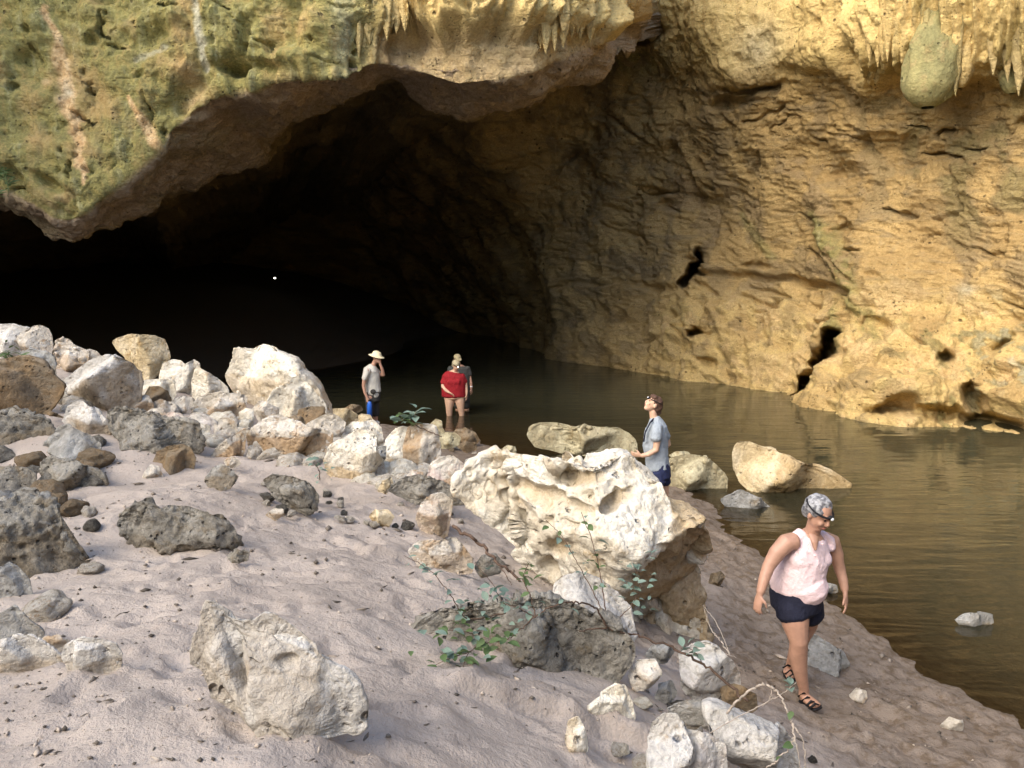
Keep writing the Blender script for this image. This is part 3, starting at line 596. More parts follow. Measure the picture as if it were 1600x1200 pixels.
dsp += 0.115 * fbm(PW * 2.2, 5, ridged=True, gain=0.62)
dsp -= 0.30 * smooth01(worley(PW * np.array([0.55, 0.55, 0.9]) + 0.4 * fbm(PW * 0.9, 3)[..., None] + 5), 0.36, 0.10) * (1 - fl) * smooth01(fbm(PW * 0.3 + 7, 2), -0.2, 0.25)
# ledge above the bedded wall: the flowstone stands proud of it
dsp += fl * 0.22
hole = np.zeros_like(D)
wv0 = 5 * fbm(np.stack([PX / 26, PY / 26, PX * 0 + 4], -1), 4)
# overhangs, holes, cracks read off the wall (photo position, radii, tilt, depth in metres)
for x, y, rx, ry, an, dp in [(1090,415,9,22,8,3.0),(1078,440,9,13,30,2.2),(970,48,22,18,0,3.0),(1000,58,40,12,-15,.6),
        (1090,522,8,9,0,1.2),(1102,563,9,6,0,.35),(1478,565,14,11,0,.7),(1530,630,22,20,30,.9),(1545,660,40,10,0,1.0),(1400,648,30,8,-10,.7),(1450,655,60,8,0,.6),
        (1150,152,36,9,-12,.5),(1180,132,44,6,-4,.4),(1420,240,70,30,10,.35),(1290,250,50,36,30,.4),(1330,360,24,12,0,.3),(1020,300,12,9,0,.35),(1045,320,14,8,20,.3),(1380,520,20,14,0,.35),(1560,540,18,12,0,.4),(940,205,10,10,0,.4),(885,250,26,8,-30,.3),(1180,415,20,6,0,.3)]:
    hole += 1.25 * dp * blob(PX + wv0, PY + wv0, x, y, rx, ry, an, 4.0)
wv = 6 * fbm(np.stack([PX / 40, PY / 40, PX * 0], -1), 3)
dsp -= 0.40 * stroke(PX + wv, PY + wv, [(1100,432,3),(1160,428,4),(1230,436,5),(1300,448,5),(1350,470,4)], 1.3)      # bedding ledge
hole += 3.2 * stroke(PX + wv, PY + wv, [(1318,528,7),(1304,556,13),(1274,588,13),(1240,616,8)], 1.0)
dsp -= 0.30 * stroke(PX + wv, PY + wv, [(1400,560,3),(1345,590,7),(1322,603,4)], 1.2)
dsp -= 0.22 * stroke(PX + wv, PY + wv, [(1195,235,3),(1185,280,4),(1190,330,3)], 1.2)
dsp -= 0.20 * stroke(PX + wv, PY + wv, [(880,445,3),(960,440,3),(1060,452,4),(1090,470,2)], 1.2)
rc = np.random.default_rng(77)
for _ in range(46):
    x, y, ln, an = rc.uniform(900, 1600), rc.uniform(170, 560), rc.uniform(18, 70), math.radians(rc.normal(12, 22))
    dsp -= rc.uniform(.12, .35) * stroke(PX + 1.6 * wv, PY + 1.6 * wv, [(x, y, 1.5), (x + ln * .5 * math.cos(an), y + ln * .5 * math.sin(an), rc.uniform(2, 4.5)), (x + ln * math.cos(an), y + ln * math.sin(an), 1)], 1.1)
dsp += 0.35 * stroke(PX + wv, PY + wv, [(1290,340,14),(1320,410,16),(1350,480,12)], 1.0)                              # grey-green rib
dsp += 0.45 * blob(PX, PY, 1560, 625, 60, 18, 0) + 0.5 * blob(PX, PY, 1400, 620, 60, 22, 8)
PW2 = PW + N * dsp[..., None] + hole[..., None] * np.stack(ray(PX, PY), -1)
nz = fbm(PW * 0.9, 4); nf = fbm(PW * 2.4 + 9, 4)
g = 0.85 * stroke(PX + wv, PY, [(1270,340,10),(1300,370,18),(1330,430,22),(1350,485,16),(1365,520,10)], 1.15) * smooth01(nf, -0.35, 0.1)
g = np.maximum(g, 0.6 * stroke(PX + wv, PY, [(1155,335,4),(1185,375,10),(1205,400,6)], 1.1))
g = np.maximum(g, 0.75 * stroke(PX + wv, PY, [(1308,480,6),(1316,520,9),(1318,550,8)], 1.1))
g = np.maximum(g, 0.65 * stroke(PX + wv, PY, [(1375,500,6),(1372,545,6)], 1.1))
g = np.maximum(g, 0.8 * blob(PX + wv, PY + wv, 975, 95, 60, 24, 5) * smooth01(nf, -0.4, 0.1))
g = np.maximum(g, 0.8 * blob(PX + wv, PY, 1585, 110, 22, 60, 0))
g = np.maximum(g, 0.35 * smooth01(nz, 0.1, 0.5) * smooth01(PX, 1250, 1500) * smooth01(PY, 430, 300))
g = np.maximum(g, 0.55 * smooth01(nf, 0.18, 0.45) * low * smooth01(PX, 1330, 1480))
wht = 0.6 * blob(PX, PY, 1515, 455, 14, 10, 20) + 0.45 * smooth01(nf, 0.25, 0.6) * smooth01(PX, 1480, 1560) * low
wht = np.maximum(wht, 0.5 * fl * blob(PX, PY, 1195, 70, 40, 34))
rust = 0.55 * smooth01(nz, 0.05, 0.45) * (low * 0.7 + 0.4 * blob(PX, PY, 1050, 310, 140, 50, 15) + 0.35 * blob(PX, PY, 1300, 270, 120, 60, 20))
yel = np.clip(fl * 0.85 + 0.70 * low * smooth01(nz, -0.6, 0.2), 0, 1)
brn = np.clip(0.65 * smooth01(nz, -0.05, 0.35) * (1 - fl) * (1 - 0.7 * low), 0, 1)
brn = np.maximum(brn, 0.5 * smooth01(nf, 0.15, 0.5) * low)
st = np.stack([g, wht, rust], -1).reshape(-1, 3).clip(0, 1); bd = np.stack([yel, brn, 0 * yel], -1).reshape(-1, 3).clip(0, 1)
cave_wall = link('cave_wall', new_mesh('cave_wall', PW2, grid_faces(*PX.shape), colors={'stain': st, 'band': bd}), M['cave'], kind='structure')

# ------------------------------------------------------------------ overhanging cliff, its underside and the cave roof behind
#      E1 x, y, distance   E2 x, y, distance
cl = [(-1500,330,10,  -1500,420,12), (-900,330,13,  -900,420,15), (-450,300,16,  -450,380,18), (-160,280,18,  -160,340,20),
      (0,292,18.6,  0,332,20.2), (60,318,18.6,  62,348,20.0), (112,345,18.6,  124,378,19.6), (175,292,18.8,  205,330,21.2), (240,235,18.9,  290,285,22.4),
      (300,175,19.0,  405,263,24.2), (355,138,19.0,  428,226,24.2), (420,124,18.9,  480,192,24.0), (490,122,18.7,  520,168,23), (543,122,18.6,  552,150,22),
      (585,104,19.0,  606,132,22.6), (640,112,19.4,  645,146,22.4), (720,133,19.1,  704,172,22.2), (805,118,19.4,  800,156,22.2), (868,92,20.0,  876,132,22.4),
      (925,70,21.4,  940,104,23.4), (990,40,25.0,  1000,70,27.2), (1060,10,29.5,  1075,30,31.5), (1250,-40,34,  1250,-20,36)]
cl = np.array(cl, float)
key = np.r_[0, np.cumsum(np.hypot(np.diff(cl[:, 0]), np.diff(cl[:, 1])))]
cols = np.interp(np.r_[np.linspace(-1500, -60, 60, endpoint=False), np.linspace(-60, 1000, 400, endpoint=False), np.linspace(1000, 1250, 20)], cl[:, 0], key)
def along(c):
    """smooth curve through the columns"""
    t = np.interp(cols, key, np.arange(len(key))); i = np.clip(t.astype(int), 0, len(key) - 2); f = t - i
    p = lambda k: c[np.clip(k, 0, len(key) - 1)]
    return 0.5 * (2 * p(i) + (p(i + 1) - p(i - 1)) * f + (2 * p(i - 1) - 5 * p(i) + 4 * p(i + 1) - p(i + 2)) * f ** 2 + (3 * p(i) - p(i - 1) - 3 * p(i + 1) + p(i + 2)) * f ** 3)
e1x, e1y, e1d, e2x, e2y, e2d = (along(cl[:, k]) for k in range(6))
E1, E2 = at_y(e1x, e1y, e1d), at_y(e2x, e2y, e2d)
lean = np.stack([0 * e1x, 0.10 + 0 * e1x, 1 + 0 * e1x], -1)
zt = np.stack([0 * e1x, 0 * e1x, E1[:, 2]], -1)
rows = [E1 + lean * (21 - E1[:, 2:]), E1 + lean * (13.0 - E1[:, 2:]), E1 + lean * 0.55, E1, E2]
def back(P0, dy, dz, dx=0.0):
    o = P0.copy(); o[:, 1] += dy; o[:, 2] += dz; o[:, 0] += dx; return o
rows += [back(E2, 1.5, 0.9), back(E2, 5, 1.6, -0.8), back(E2, 14, 1.4, -4), back(E2, 30, 0.0, -10), back(E2, 44, -3, -14)]
last = rows[-1].copy(); last[:, 2] = -3; last[:, 1] += 3; rows.append(last)
cnt = [24, 190, 16, 66, 14, 24, 24, 24, 24, 12]
grid = []
for a_, b_, n_ in zip(rows[:-1], rows[1:], cnt):
    t = np.linspace(0, 1, n_, endpoint=False)[:, None, None]
    grid.append(a_[None] * (1 - t) + b_[None] * t)
PC = np.concatenate(grid + [rows[-1][None]], 0)
sec = np.concatenate([np.full(n_, k) for k, n_ in enumerate(cnt)] + [[len(cnt)]])
for _ in range(5):                       # round the edges a little
    PC[1:-1] = 0.25 * PC[:-2] + 0.5 * PC[1:-1] + 0.25 * PC[2:]
# far left end dives into the ground to close the cave
endw = smooth01(np.arange(PC.shape[1]), 26, 0)[None, :]
PC[..., 2] -= endw * np.maximum(PC[..., 2] + 1, 0) * (sec[:, None] >= 3)
N = grid_normals(PC)
face_n = N[sec == 1].mean((0, 1))
if face_n[1] > 0: N = -N
qx, qy = to_px(PC)
face = (sec <= 2)[:, None] * np.ones_like(qx); under = ((sec == 3) * 1.0)[:, None] * np.ones_like(qx)
drape = smooth01(qx, 545, 640) * (1 - smooth01(qx, 925, 985)) * face
dsp = 0.42 * fbm(PC * 0.30 + 21, 3) + 0.22 * fbm(PC * 1.0 + 5, 4) * (1 - 0.4 * under) + 0.11 * fbm(PC * 2.6, 5, ridged=True, gain=0.62)
greenface = face * (1 - smooth01(qx, 540, 620))
wq = 7 * fbm(np.stack([qx / 26, qy / 26, qx * 0 + 9], -1), 4)
blocky = fbm(np.stack([PC[..., 0] * 0.9, PC[..., 1] * 0.9, PC[..., 2] * 0.40], -1) + 40, 4, ridged=True)
dsp += greenface * (0.42 * blocky * (0.3 + 0.7 * smooth01(qx, 250, 420)))
pits = smooth01(worley(PC * 0.75 + 11), 0.30, 0.08) * smooth01(fbm(PC * 0.4 + 2, 2), -0.25, 0.2)
dsp -= greenface * 0.5 * pits
flu = fbm(np.stack([(qx + 10 * fbm(np.stack([qx / 50, qy / 90, qx * 0], -1), 3)) / 22.0, qy / 200, qx * 0], -1), 4, ridged=True)
above = smooth01(qy + 16 * fbm(np.stack([qx / 34, qx * 0, qx * 0], -1), 3), 78, 40) * (1 - smooth01(qx, 950, 990))
dsp += drape * (0.40 * above + 0.70 * flu * above + 0.08 * flu)
dsp += under * 0.14 * fbm(PC * 0.8 + 8, 4)
for x, y, rx, ry, an, dp in [(250,60,22,18,0,.35),(395,75,10,34,0,.4),(440,85,12,26,0,.35),(140,60,14,10,0,.25),(30,85,12,16,0,.25),(300,150,40,22,-35,.5),(395,112,60,8,0,.4),(85,290,30,9,30,.35),(110,330,16,20,0,.3),(968,48,26,22,0,1.2),(280,30,26,26,0,-.25),(470,100,34,16,0,-.3),(505,60,22,60,0,-.3)]:
    dsp -= dp * blob(qx, qy, x, y, rx, ry, an, 3.0) * (face + under)
rc = np.random.default_rng(88)
for _ in range(34):                     # cracks
    x, y, ln, an = rc.uniform(0, 540), rc.uniform(-10, 300), rc.uniform(14, 60), math.radians(rc.choice([80, 20, -15]) + rc.normal(0, 14))
    dsp -= rc.uniform(.06, .20) * greenface * stroke(qx + wq, qy + wq, [(x, y, 1.2), (x + ln * .5 * math.cos(an), y + ln * .5 * math.sin(an), rc.uniform(1.6, 3.2)), (x + ln * math.cos(an), y + ln * math.sin(an), 1)], 1.1)
for _ in range(34):                     # solution pockets
    x, y, r_ = rc.uniform(0, 560), rc.uniform(-10, 300), rc.uniform(2.5, 7)
    dsp -= rc.uniform(.08, .28) * greenface * blob(qx + 0.6 * wq, qy + 0.6 * wq, x, y, r_ * rc.uniform(.8, 1.8), r_, rc.uniform(-40, 40), 4.0)
PC2 = PC + N * dsp[..., None]
nz = fbm(PC * 0.7 + 3, 4); nf = fbm(PC * 2.2 + 9, 4); wv = 9 * fbm(np.stack([qx / 36, qy / 36, qx * 0], -1), 4)
g = greenface * smooth01(nz, -0.95, -0.1)
g = np.maximum(g, under * 0.25 * smooth01(nz, 0.0, 0.5) * (1 - smooth01(qx, 350, 450)))
rust = 0.95 * stroke(qx + wv, qy, [(64,5,4),(82,60,8),(92,110,11),(104,150,14),(116,185,13),(128,235,8),(138,290,4)], 1.0)
rust = np.maximum(rust, 0.9 * stroke(qx + 0.5 * wv, qy, [(206,155,3),(228,190,7),(243,222,8)], 1.0))
rust = np.maximum(rust, 0.55 * blob(qx + wv, qy + wv, 305, 160, 22, 12, -30) + 0.6 * blob(qx, qy, 63, 122, 7, 7))
rust = np.maximum(rust, 0.5 * blob(qx + wv, qy + wv, 480, 135, 30, 12, 0) + 0.35 * blob(qx, qy, 110, 320, 50, 20, 30) * smooth01(nf, -0.1, 0.3))
wht = 0.9 * stroke(qx + 0.6 * wv, qy, [(318,-20,4),(326,50,7),(332,85,11),(330,112,7)], 1.0) + 0.5 * stroke(qx + wv, qy, [(215,98,5),(270,85,5)], 1.0) + 0.6 * blob(qx + wv, qy, 98, 142, 8, 14) + 0.4 * blob(qx + wv, qy, 540, 60, 10, 70)
yel = np.clip(drape * 0.9 * smooth01(nz, -0.9, 0.1), 0, 1)
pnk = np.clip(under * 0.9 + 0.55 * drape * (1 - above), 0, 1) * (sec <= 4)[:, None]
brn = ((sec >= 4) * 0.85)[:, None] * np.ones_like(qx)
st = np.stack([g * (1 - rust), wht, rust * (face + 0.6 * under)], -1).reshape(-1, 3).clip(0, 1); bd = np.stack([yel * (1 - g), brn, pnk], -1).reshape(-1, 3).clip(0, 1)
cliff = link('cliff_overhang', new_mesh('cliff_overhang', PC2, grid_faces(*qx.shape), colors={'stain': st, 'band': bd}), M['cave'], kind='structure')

# stalactites and draperies hanging along the lip: each one a part of the cliff
def stalactite(px, top, tip, w, y, mat='cave', col=(0, 0, 0), band=(1, 0, 0), nseg=20, bulb=0.0, name='stalactite', parent=None, lean=0.0):
    rs = np.random.default_rng(int(px * 7 + tip))
    t = np.linspace(0, 1, 30); an = np.linspace(0, 2 * math.pi, nseg, endpoint=False)
    c = at_y(np.full(30, px) + lean * t, top + (tip - top) * t, np.full(30, y) + 0 * t)
    if bulb: r = (w * y / F_PX) * (0.40 + 0.60 * np.sin(np.clip(t / 0.74, 0, 1) * math.pi / 2) ** 1.5) * np.sqrt(np.clip(1 - np.clip((t - 0.74) / 0.27, 0, 1) ** 2, 0, 1))
    else: r = (w * y / F_PX) * np.clip(1 - t ** 5, 0, 1) * (1.0 - 0.30 * t)
    r = np.maximum(r, 0.004)
    A, T = np.meshgrid(an, t)
    R = r[:, None] * (1 + (0.26 if bulb else 0.45) * fbm(np.stack([np.cos(A) * 1.7 + px, np.sin(A) * 1.7, T * (2.6 if bulb else 3.5)], -1), 5))
    v = np.stack([c[:, None, 0] + R * np.cos(A), c[:, None, 1] + R * np.sin(A) * 1.1, c[:, None, 2] + 0 * A], -1)
    base = v.reshape(-1, 3).copy(); org = base.mean(0)
    i = np.arange(30 * nseg).reshape(30, nseg); j = np.roll(i, -1, 1)
    f = np.stack([i[:-1], j[:-1], j[1:], i[1:]], -1).reshape(-1, 4)
    n = len(base); wn_ = fbm(base * 2.0, 3)[:, None]
    me = new_mesh(name, base - org, f, colors={'stain': np.clip(np.tile(np.array(col, float), (n, 1)) * (0.75 + 0.5 * wn_), 0, 1), 'band': np.clip(np.tile(np.array(band, float), (n, 1)) * (0.85 + 0.4 * wn_), 0, 1)})
    me.attributes.new('tint', 'FLOAT_COLOR', 'POINT').data.foreach_set('color', np.zeros(4 * n, np.float32))
    return link(name, me, M[mat], parent or cliff, tuple(org))
rs = np.random.default_rng(5)
tips = np.array([(560,108),(578,88),(592,72),(606,60),(632,48),(660,36),(690,34),(716,22),(760,14),(786,26),(800,34),(816,46),(832,62),(846,84),(858,98),(868,88),(880,70),(892,78),(905,58),(916,70),(930,58)])
for px in np.arange(560, 932, 9.0):
    px += rs.uniform(-3, 3); tip = np.interp(px, tips[:, 0], tips[:, 1]) - abs(rs.normal(0, 14)) + 4
    stalactite(px, -80 + rs.uniform(-30, 30), tip, rs.uniform(8, 18), 19.0 + rs.uniform(-.15, .12) + 0.030 * max(px - 880, 0), col=(0.3 if px < 610 else 0, 0.1, 0), lean=rs.uniform(-4, 4))
tips = np.array([(1362,112),(1378,96),(1391,100),(1404,86),(1418,72),(1446,50),(1488,84),(1500,118),(1512,96),(1528,70),(1548,56)])
for px in np.arange(1362, 1548, 8.0):
    px += rs.uniform(-3, 3); tip = np.interp(px, tips[:, 0], tips[:, 1]) - abs(rs.normal(0, 12)) + 4
    stalactite(px, -90, tip, rs.uniform(7, 15), 21.15 + rs.uniform(-.15, .12) - 0.0085 * (px - 1367), band=(0.9, 0.15, 0), parent=cave_wall, lean=rs.uniform(-4, 4))
stalactite(1466, -10, 168, 37, 20.35, 'green_stone', col=(1.0, 0.42, 0), band=(0.0, 0, 0), nseg=40, bulb=0.35, name='grey_green_stalactite', parent=cave_wall, lean=-16)
stalactite(1499, -10, 138, 20, 20.2, band=(0.8, 0.3, 0), nseg=30, bulb=0.25, parent=cave_wall)
stalactite(1532, -20, 84, 14, 20.15, 'green_stone', col=(0.9, 0.1, 0), band=(0.3, 0, 0), nseg=28, bulb=0.3, parent=cave_wall)
stalactite(1582, 30, 146, 18, 19.9, 'green_stone', band=(0.5, 0, 0), nseg=30, bulb=0.3, parent=cave_wall)
for px, tip in ((1450, 146), (1478, 158), (1490, 150), (1552, 118), (1570, 130), (1596, 150)):
    stalactite(px, -60, tip, rs.uniform(9, 14), 20.2 - 0.006 * (px - 1450), col=(0.85 if px < 1500 else 0.35, 0.15, 0), band=(0.4, 0.1, 0), parent=cave_wall, lean=rs.uniform(-6, 6))

# unseen hollow walls behind and beside the camera, added to shut out low sky
th = np.radians(np.linspace(-28, 205, 120)); hz = np.linspace(-3, 11, 40)
TH, HZ = np.meshgrid(th, hz)
rr = 19 + 1.8 * fbm(np.stack([np.cos(TH) * 3, np.sin(TH) * 3, HZ * 0.2], -1), 4) + 0.10 * np.maximum(HZ, 0)
PB = np.stack([-2 - np.cos(TH) * rr * 1.0 + 0 , 8 - np.sin(TH) * rr * 1.15, HZ], -1)
n_ = PB.shape[0] * PB.shape[1]; gg = smooth01(fbm(PB * 0.3, 3), -0.3, 0.3).reshape(-1, 1)
link('unseen_cliff_hollow', new_mesh('unseen_cliff_hollow', PB, grid_faces(*TH.shape), colors={'stain': np.c_[0.35 * gg, 0 * gg, 0.2 * gg], 'band': np.c_[0.8 - 0.4 * gg, 0 * gg, 0 * gg]}), M['cave'], kind='structure')

# ------------------------------------------------------------------ boulders: each one a thing, outline and distance read off the photo
_ico = {}
def ico(sub):
    if sub not in _ico:
        bm = bmesh.new(); bmesh.ops.create_icosphere(bm, subdivisions=sub, radius=1.0)
        _ico[sub] = (np.array([v.co[:] for v in bm.verts]), np.array([[v.index for v in f.verts] for f in bm.faces]))
        bm.free()
    return _ico[sub]

def outline(poly, cx, cy, n=720):
    p = np.array(poly, float) - (cx, cy)
    ph = np.linspace(-math.pi, math.pi, n, endpoint=False)
    d = np.stack([np.cos(ph), np.sin(ph)], -1); R = np.zeros(n)
    for a, b in zip(p, np.roll(p, -1, 0)):
        e = b - a; den = d[:, 0] * e[1] - d[:, 1] * e[0]; den = np.where(np.abs(den) < 1e-9, 1e-9, den)
        t = (a[0] * e[1] - a[1] * e[0]) / den; u = (a[0] * d[:, 1] - a[1] * d[:, 0]) / den
        R = np.where((t > 0) & (u >= -1e-6) & (u <= 1 + 1e-6) & (t > R), t, R)
    bad = R <= 0
    if bad.any(): R[bad] = R[~bad].mean()
    k = np.array([1, 2, 3, 2, 1]) / 9.0
    return np.convolve(np.r_[R[-2:], R, R[:2]], k, 'valid')

def make_rock(poly, kind, label, name='boulder', base=None, y=None, ridges=(), rough='block', amp=1.0, sub=None, thick=1.0, seed=None, group=None, pink=0.0, grey=0.0, sink=0.14, facets=11, face=0.7, dents=()):
    """ridges: (x0, y0, x1, y1, slope_left, slope_right, face): a crest seen in the photo; the surface falls back from it on both sides.
    face: 'l' or 'r' marks the side that is a broken face, ochre with shade painted in, '' none. Left/right are seen going from point 0 to point 1."""
    P = np.array(poly, float); x0, y0 = P.min(0); x1, y1 = P.max(0)
    seed = seed if seed is not None else int(abs(x0 * 3 + y1 * 7)) % 9973
    rg = np.random.default_rng(seed)
    a2 = P; b2 = np.roll(P, -1, 0); cr = a2[:, 0] * b2[:, 1] - b2[:, 0] * a2[:, 1]; A = cr.sum() / 2
    cx, cy = ((a2[:, 0] + b2[:, 0]) * cr).sum() / (6 * A), ((a2[:, 1] + b2[:, 1]) * cr).sum() / (6 * A)
    bx = base or (cx, y1)
    if y is None:
        g = hit_ground(*bx); yb = g[1]
    else: yb = y
    w_m, h_m = (x1 - x0) * yb / F_PX, (y1 - y0) * yb / F_PX
    T = thick * 0.46 * math.sqrt(w_m * h_m)
    yc = yb + 0.32 * T
    size = math.sqrt(w_m * h_m)
    if sub is None:
        pix = math.sqrt((x1 - x0) * (y1 - y0))
        sub = 6 if pix > 170 else 5 if pix > 55 else 4
    V, Fc = ico(sub)
    a, c, b = V[:, 0], V[:, 1], V[:, 2]
    rho = np.sqrt(a * a + b * b); phi = np.arctan2(-b, a)
    R = outline(poly, cx, cy); n = len(R)
    t = (phi + math.pi) / (2 * math.pi) * n; i = np.floor(t).astype(int) % n; f = t - np.floor(t)
    Rp = R[i] * (1 - f) + R[(i + 1) % n] * f
    rr = Rp * rho ** 0.92
    px, py = cx + rr * np.cos(phi), cy + rr * np.sin(phi)
    py = np.where(py > cy, py + sink * (y1 - y0) * (py - cy) / max(y1 - cy, 1), py)
    W = at_y(px, py, np.full(len(px), yc))
    org0 = at_y(cx, cy, yc)
    L = W - org0
    L[:, 1] = T * np.sign(c) * np.abs(c) ** (0.42 if ridges and rough in ('block', 'layer') else 0.7)
    sc = yc / F_PX
    tint = np.zeros((len(L), 3))
    pf = fbm(L / size * 2.2 + seed, 3)
    for rd in ridges:
        ax, az = (rd[0] - cx) * sc, -(rd[1] - cy) * sc; ex, ez = (rd[2] - cx) * sc, -(rd[3] - cy) * sc
        dx, dz = ex - ax, ez - az; ln = math.hypot(dx, dz); dx /= ln; dz /= ln
        hh = (L[:, 0] - ax) * (-dz) + (L[:, 2] - az) * dx          # + on the left of p0 -> p1 (photo up is z up)
        hh = hh + 0.05 * size * pf
        sl = np.where(hh > 0, rd[4] + (0.38 if rd[6] == 'l' else 0), rd[5] + (0.38 if rd[6] == 'r' else 0))     # broken faces undercut
        yf = -T * (rd[7] if len(rd) > 7 else 0.75) + np.abs(hh) * sl
        L[:, 1] = np.maximum(L[:, 1], np.minimum(yf, 0.88 * T + 0.1 * L[:, 1]))
        if rd[6]:
            s_ = smooth01(hh if rd[6] == 'l' else -hh, 0.0, 0.03 * size) * (V[:, 1] < 0.35)
            tint[:, 0] = np.maximum(tint[:, 0], s_)  # ochre of the break, doubling as painted shade on that side
    for k in range(facets):                     # random flat breaks; they only move the surface back, so the outline stays
        nv = rg.normal(size=3); nv[1] = -abs(nv[1]) - 0.25; nv /= np.linalg.norm(nv)
        s = L @ nv; lim = np.quantile(s, rg.uniform(0.66, 0.90))
        L[:, 1] = np.minimum(L[:, 1] + np.clip(s - lim, 0, None) / -nv[1], np.maximum(L[:, 1], 0.88 * T + 0.1 * L[:, 1]))
    for x_, y_, rx_, ry_, an_, dp_ in dents:          # hollows read off the photo
        bl_ = blob(px + 5 * pf, py + 5 * pf, x_, y_, rx_, ry_, an_, 4.0) * (V[:, 1] < 0.2)
        L[:, 1] += dp_ * bl_; tint[:, 0] = np.maximum(tint[:, 0], 0.7 * bl_)
    N = vert_normals(L, Fc)
    q = L / size; o = rg.uniform(0, 60, 3)
    if rough == 'block':
        d = 0.026 * fbm(q * 2.2 + o, 4) + 0.024 * fbm(q * 6.0 + o, 5, ridged=True, gain=0.6) - 0.018 * smooth01(worley(q * 6 + o), 0.30, 0.10)
        d -= 0.020 * smooth01(np.abs(perlin(q * 2.6 + o)), 0.05, 0.0)
    elif rough == 'karst':
        d = 0.07 * fbm(q * 2.3 + o, 4) + 0.050 * fbm(q * 8 + o, 4, ridged=True, gain=0.65) - 0.035 * smooth01(worley(q * 7 + o), 0.42, 0.12)
    elif rough == 'scallop':
        wl_ = worley(q * np.array([4.2, 4.2, 5.0]) + 0.35 * fbm(q * 4 + o, 2)[:, None] + o)
        w2_ = worley(q * 11 + o)
        msk = smooth01(fbm(q * 2.2 + o + 9, 3), -0.30, 0.25)
        d = 0.035 * fbm(q * 2.4 + o, 4) - (0.095 * smooth01(wl_, 0.60, 0.15) + 0.034 * smooth01(w2_, 0.42, 0.12)) * msk + 0.020 * fbm(q * 12 + o, 4, ridged=True)
        tint[:, 0] = np.maximum(tint[:, 0], 0.75 * smooth01(wl_, 0.42, 0.16) * msk)
    elif rough == 'layer':
        ql = q.copy(); ql[:, 2] = q[:, 2] + 0.25 * q[:, 0]
        d = 0.03 * fbm(q * 2.2 + o, 4) + 0.045 * fbm(ql * np.array([2.0, 2.0, 11]) + o, 4, ridged=True)
    else:
        d = 0.03 * fbm(q * 1.7 + o, 3) + 0.010 * fbm(q * 6 + o, 3)
    L = L + N * (d * amp * size)[:, None]
    tint[:, 0] *= face * smooth01(fbm(q * 3 + o + 4, 3), -1.1, -0.15)
    tint[:, 1] = grey * smooth01(fbm(q * 2.5 + o + 7, 4), -0.15, 0.25)
    tint[:, 2] = pink * smooth01(fbm(q * 2.0 + o + 2, 3), -0.3, 0.3)
    zmin = L[:, 2].min(); L[:, 2] -= zmin
    me = new_mesh(name, L, Fc, colors={'tint': tint})
    props = dict(label=label, category='stone' if name == 'stone' else 'boulder')
    if group: props['group'] = group
    return link(name, me, M[kind], None, (org0[0], org0[1], org0[2] + zmin), **props)


for a_, k_ in ROCKS:
    make_rock(*a_, **k_)

# ------------------------------------------------------------------ people
def simple(name, col, rough=0.8, noise=0.0, nscale=30, bump=0.0, spec=0.25, col2=None, emit=0.0):
    b = NB(name); v = b.coords(random=False); n = b.noise(v, nscale, 4, 0.6)
    c = b.mix(b.ramp(n, 0.35, 0.65), col, col2 or tuple(x * (1 - noise) for x in col))
    b.bsdf.inputs['Specular IOR Level'].default_value = spec
    if emit:
        b.bsdf.inputs['Emission Color'].default_value = (*col, 1); b.bsdf.inputs['Emission Strength'].default_value = emit
    nr = b.bump(b.noise(v, nscale * 0.5, 5, 0.6), bump, 0.02) if bump else None
    return b.done(c, rough, nr)
M['skin'] = simple('skin', (0.43, 0.245, 0.17), 0.5, 0.15, 18, spec=0.4)
M['skin_pale'] = simple('skin_pale', (0.60, 0.38, 0.26), 0.5, 0.12, 18, spec=0.4)
M['lip'] = simple('lip', (0.33, 0.12, 0.10), 0.5)
M['eye'] = simple('eye', (0.03, 0.02, 0.02), 0.3)
M['black'] = simple('black_rubber', (0.012, 0.012, 0.014), 0.6, 0.2)
M['lamp'] = simple('lamp_glow', (1.0, 0.95, 0.85), 0.3, emit=3)
M['lens'] = simple('lamp_lens', (0.75, 0.78, 0.80), 0.15, spec=0.6)

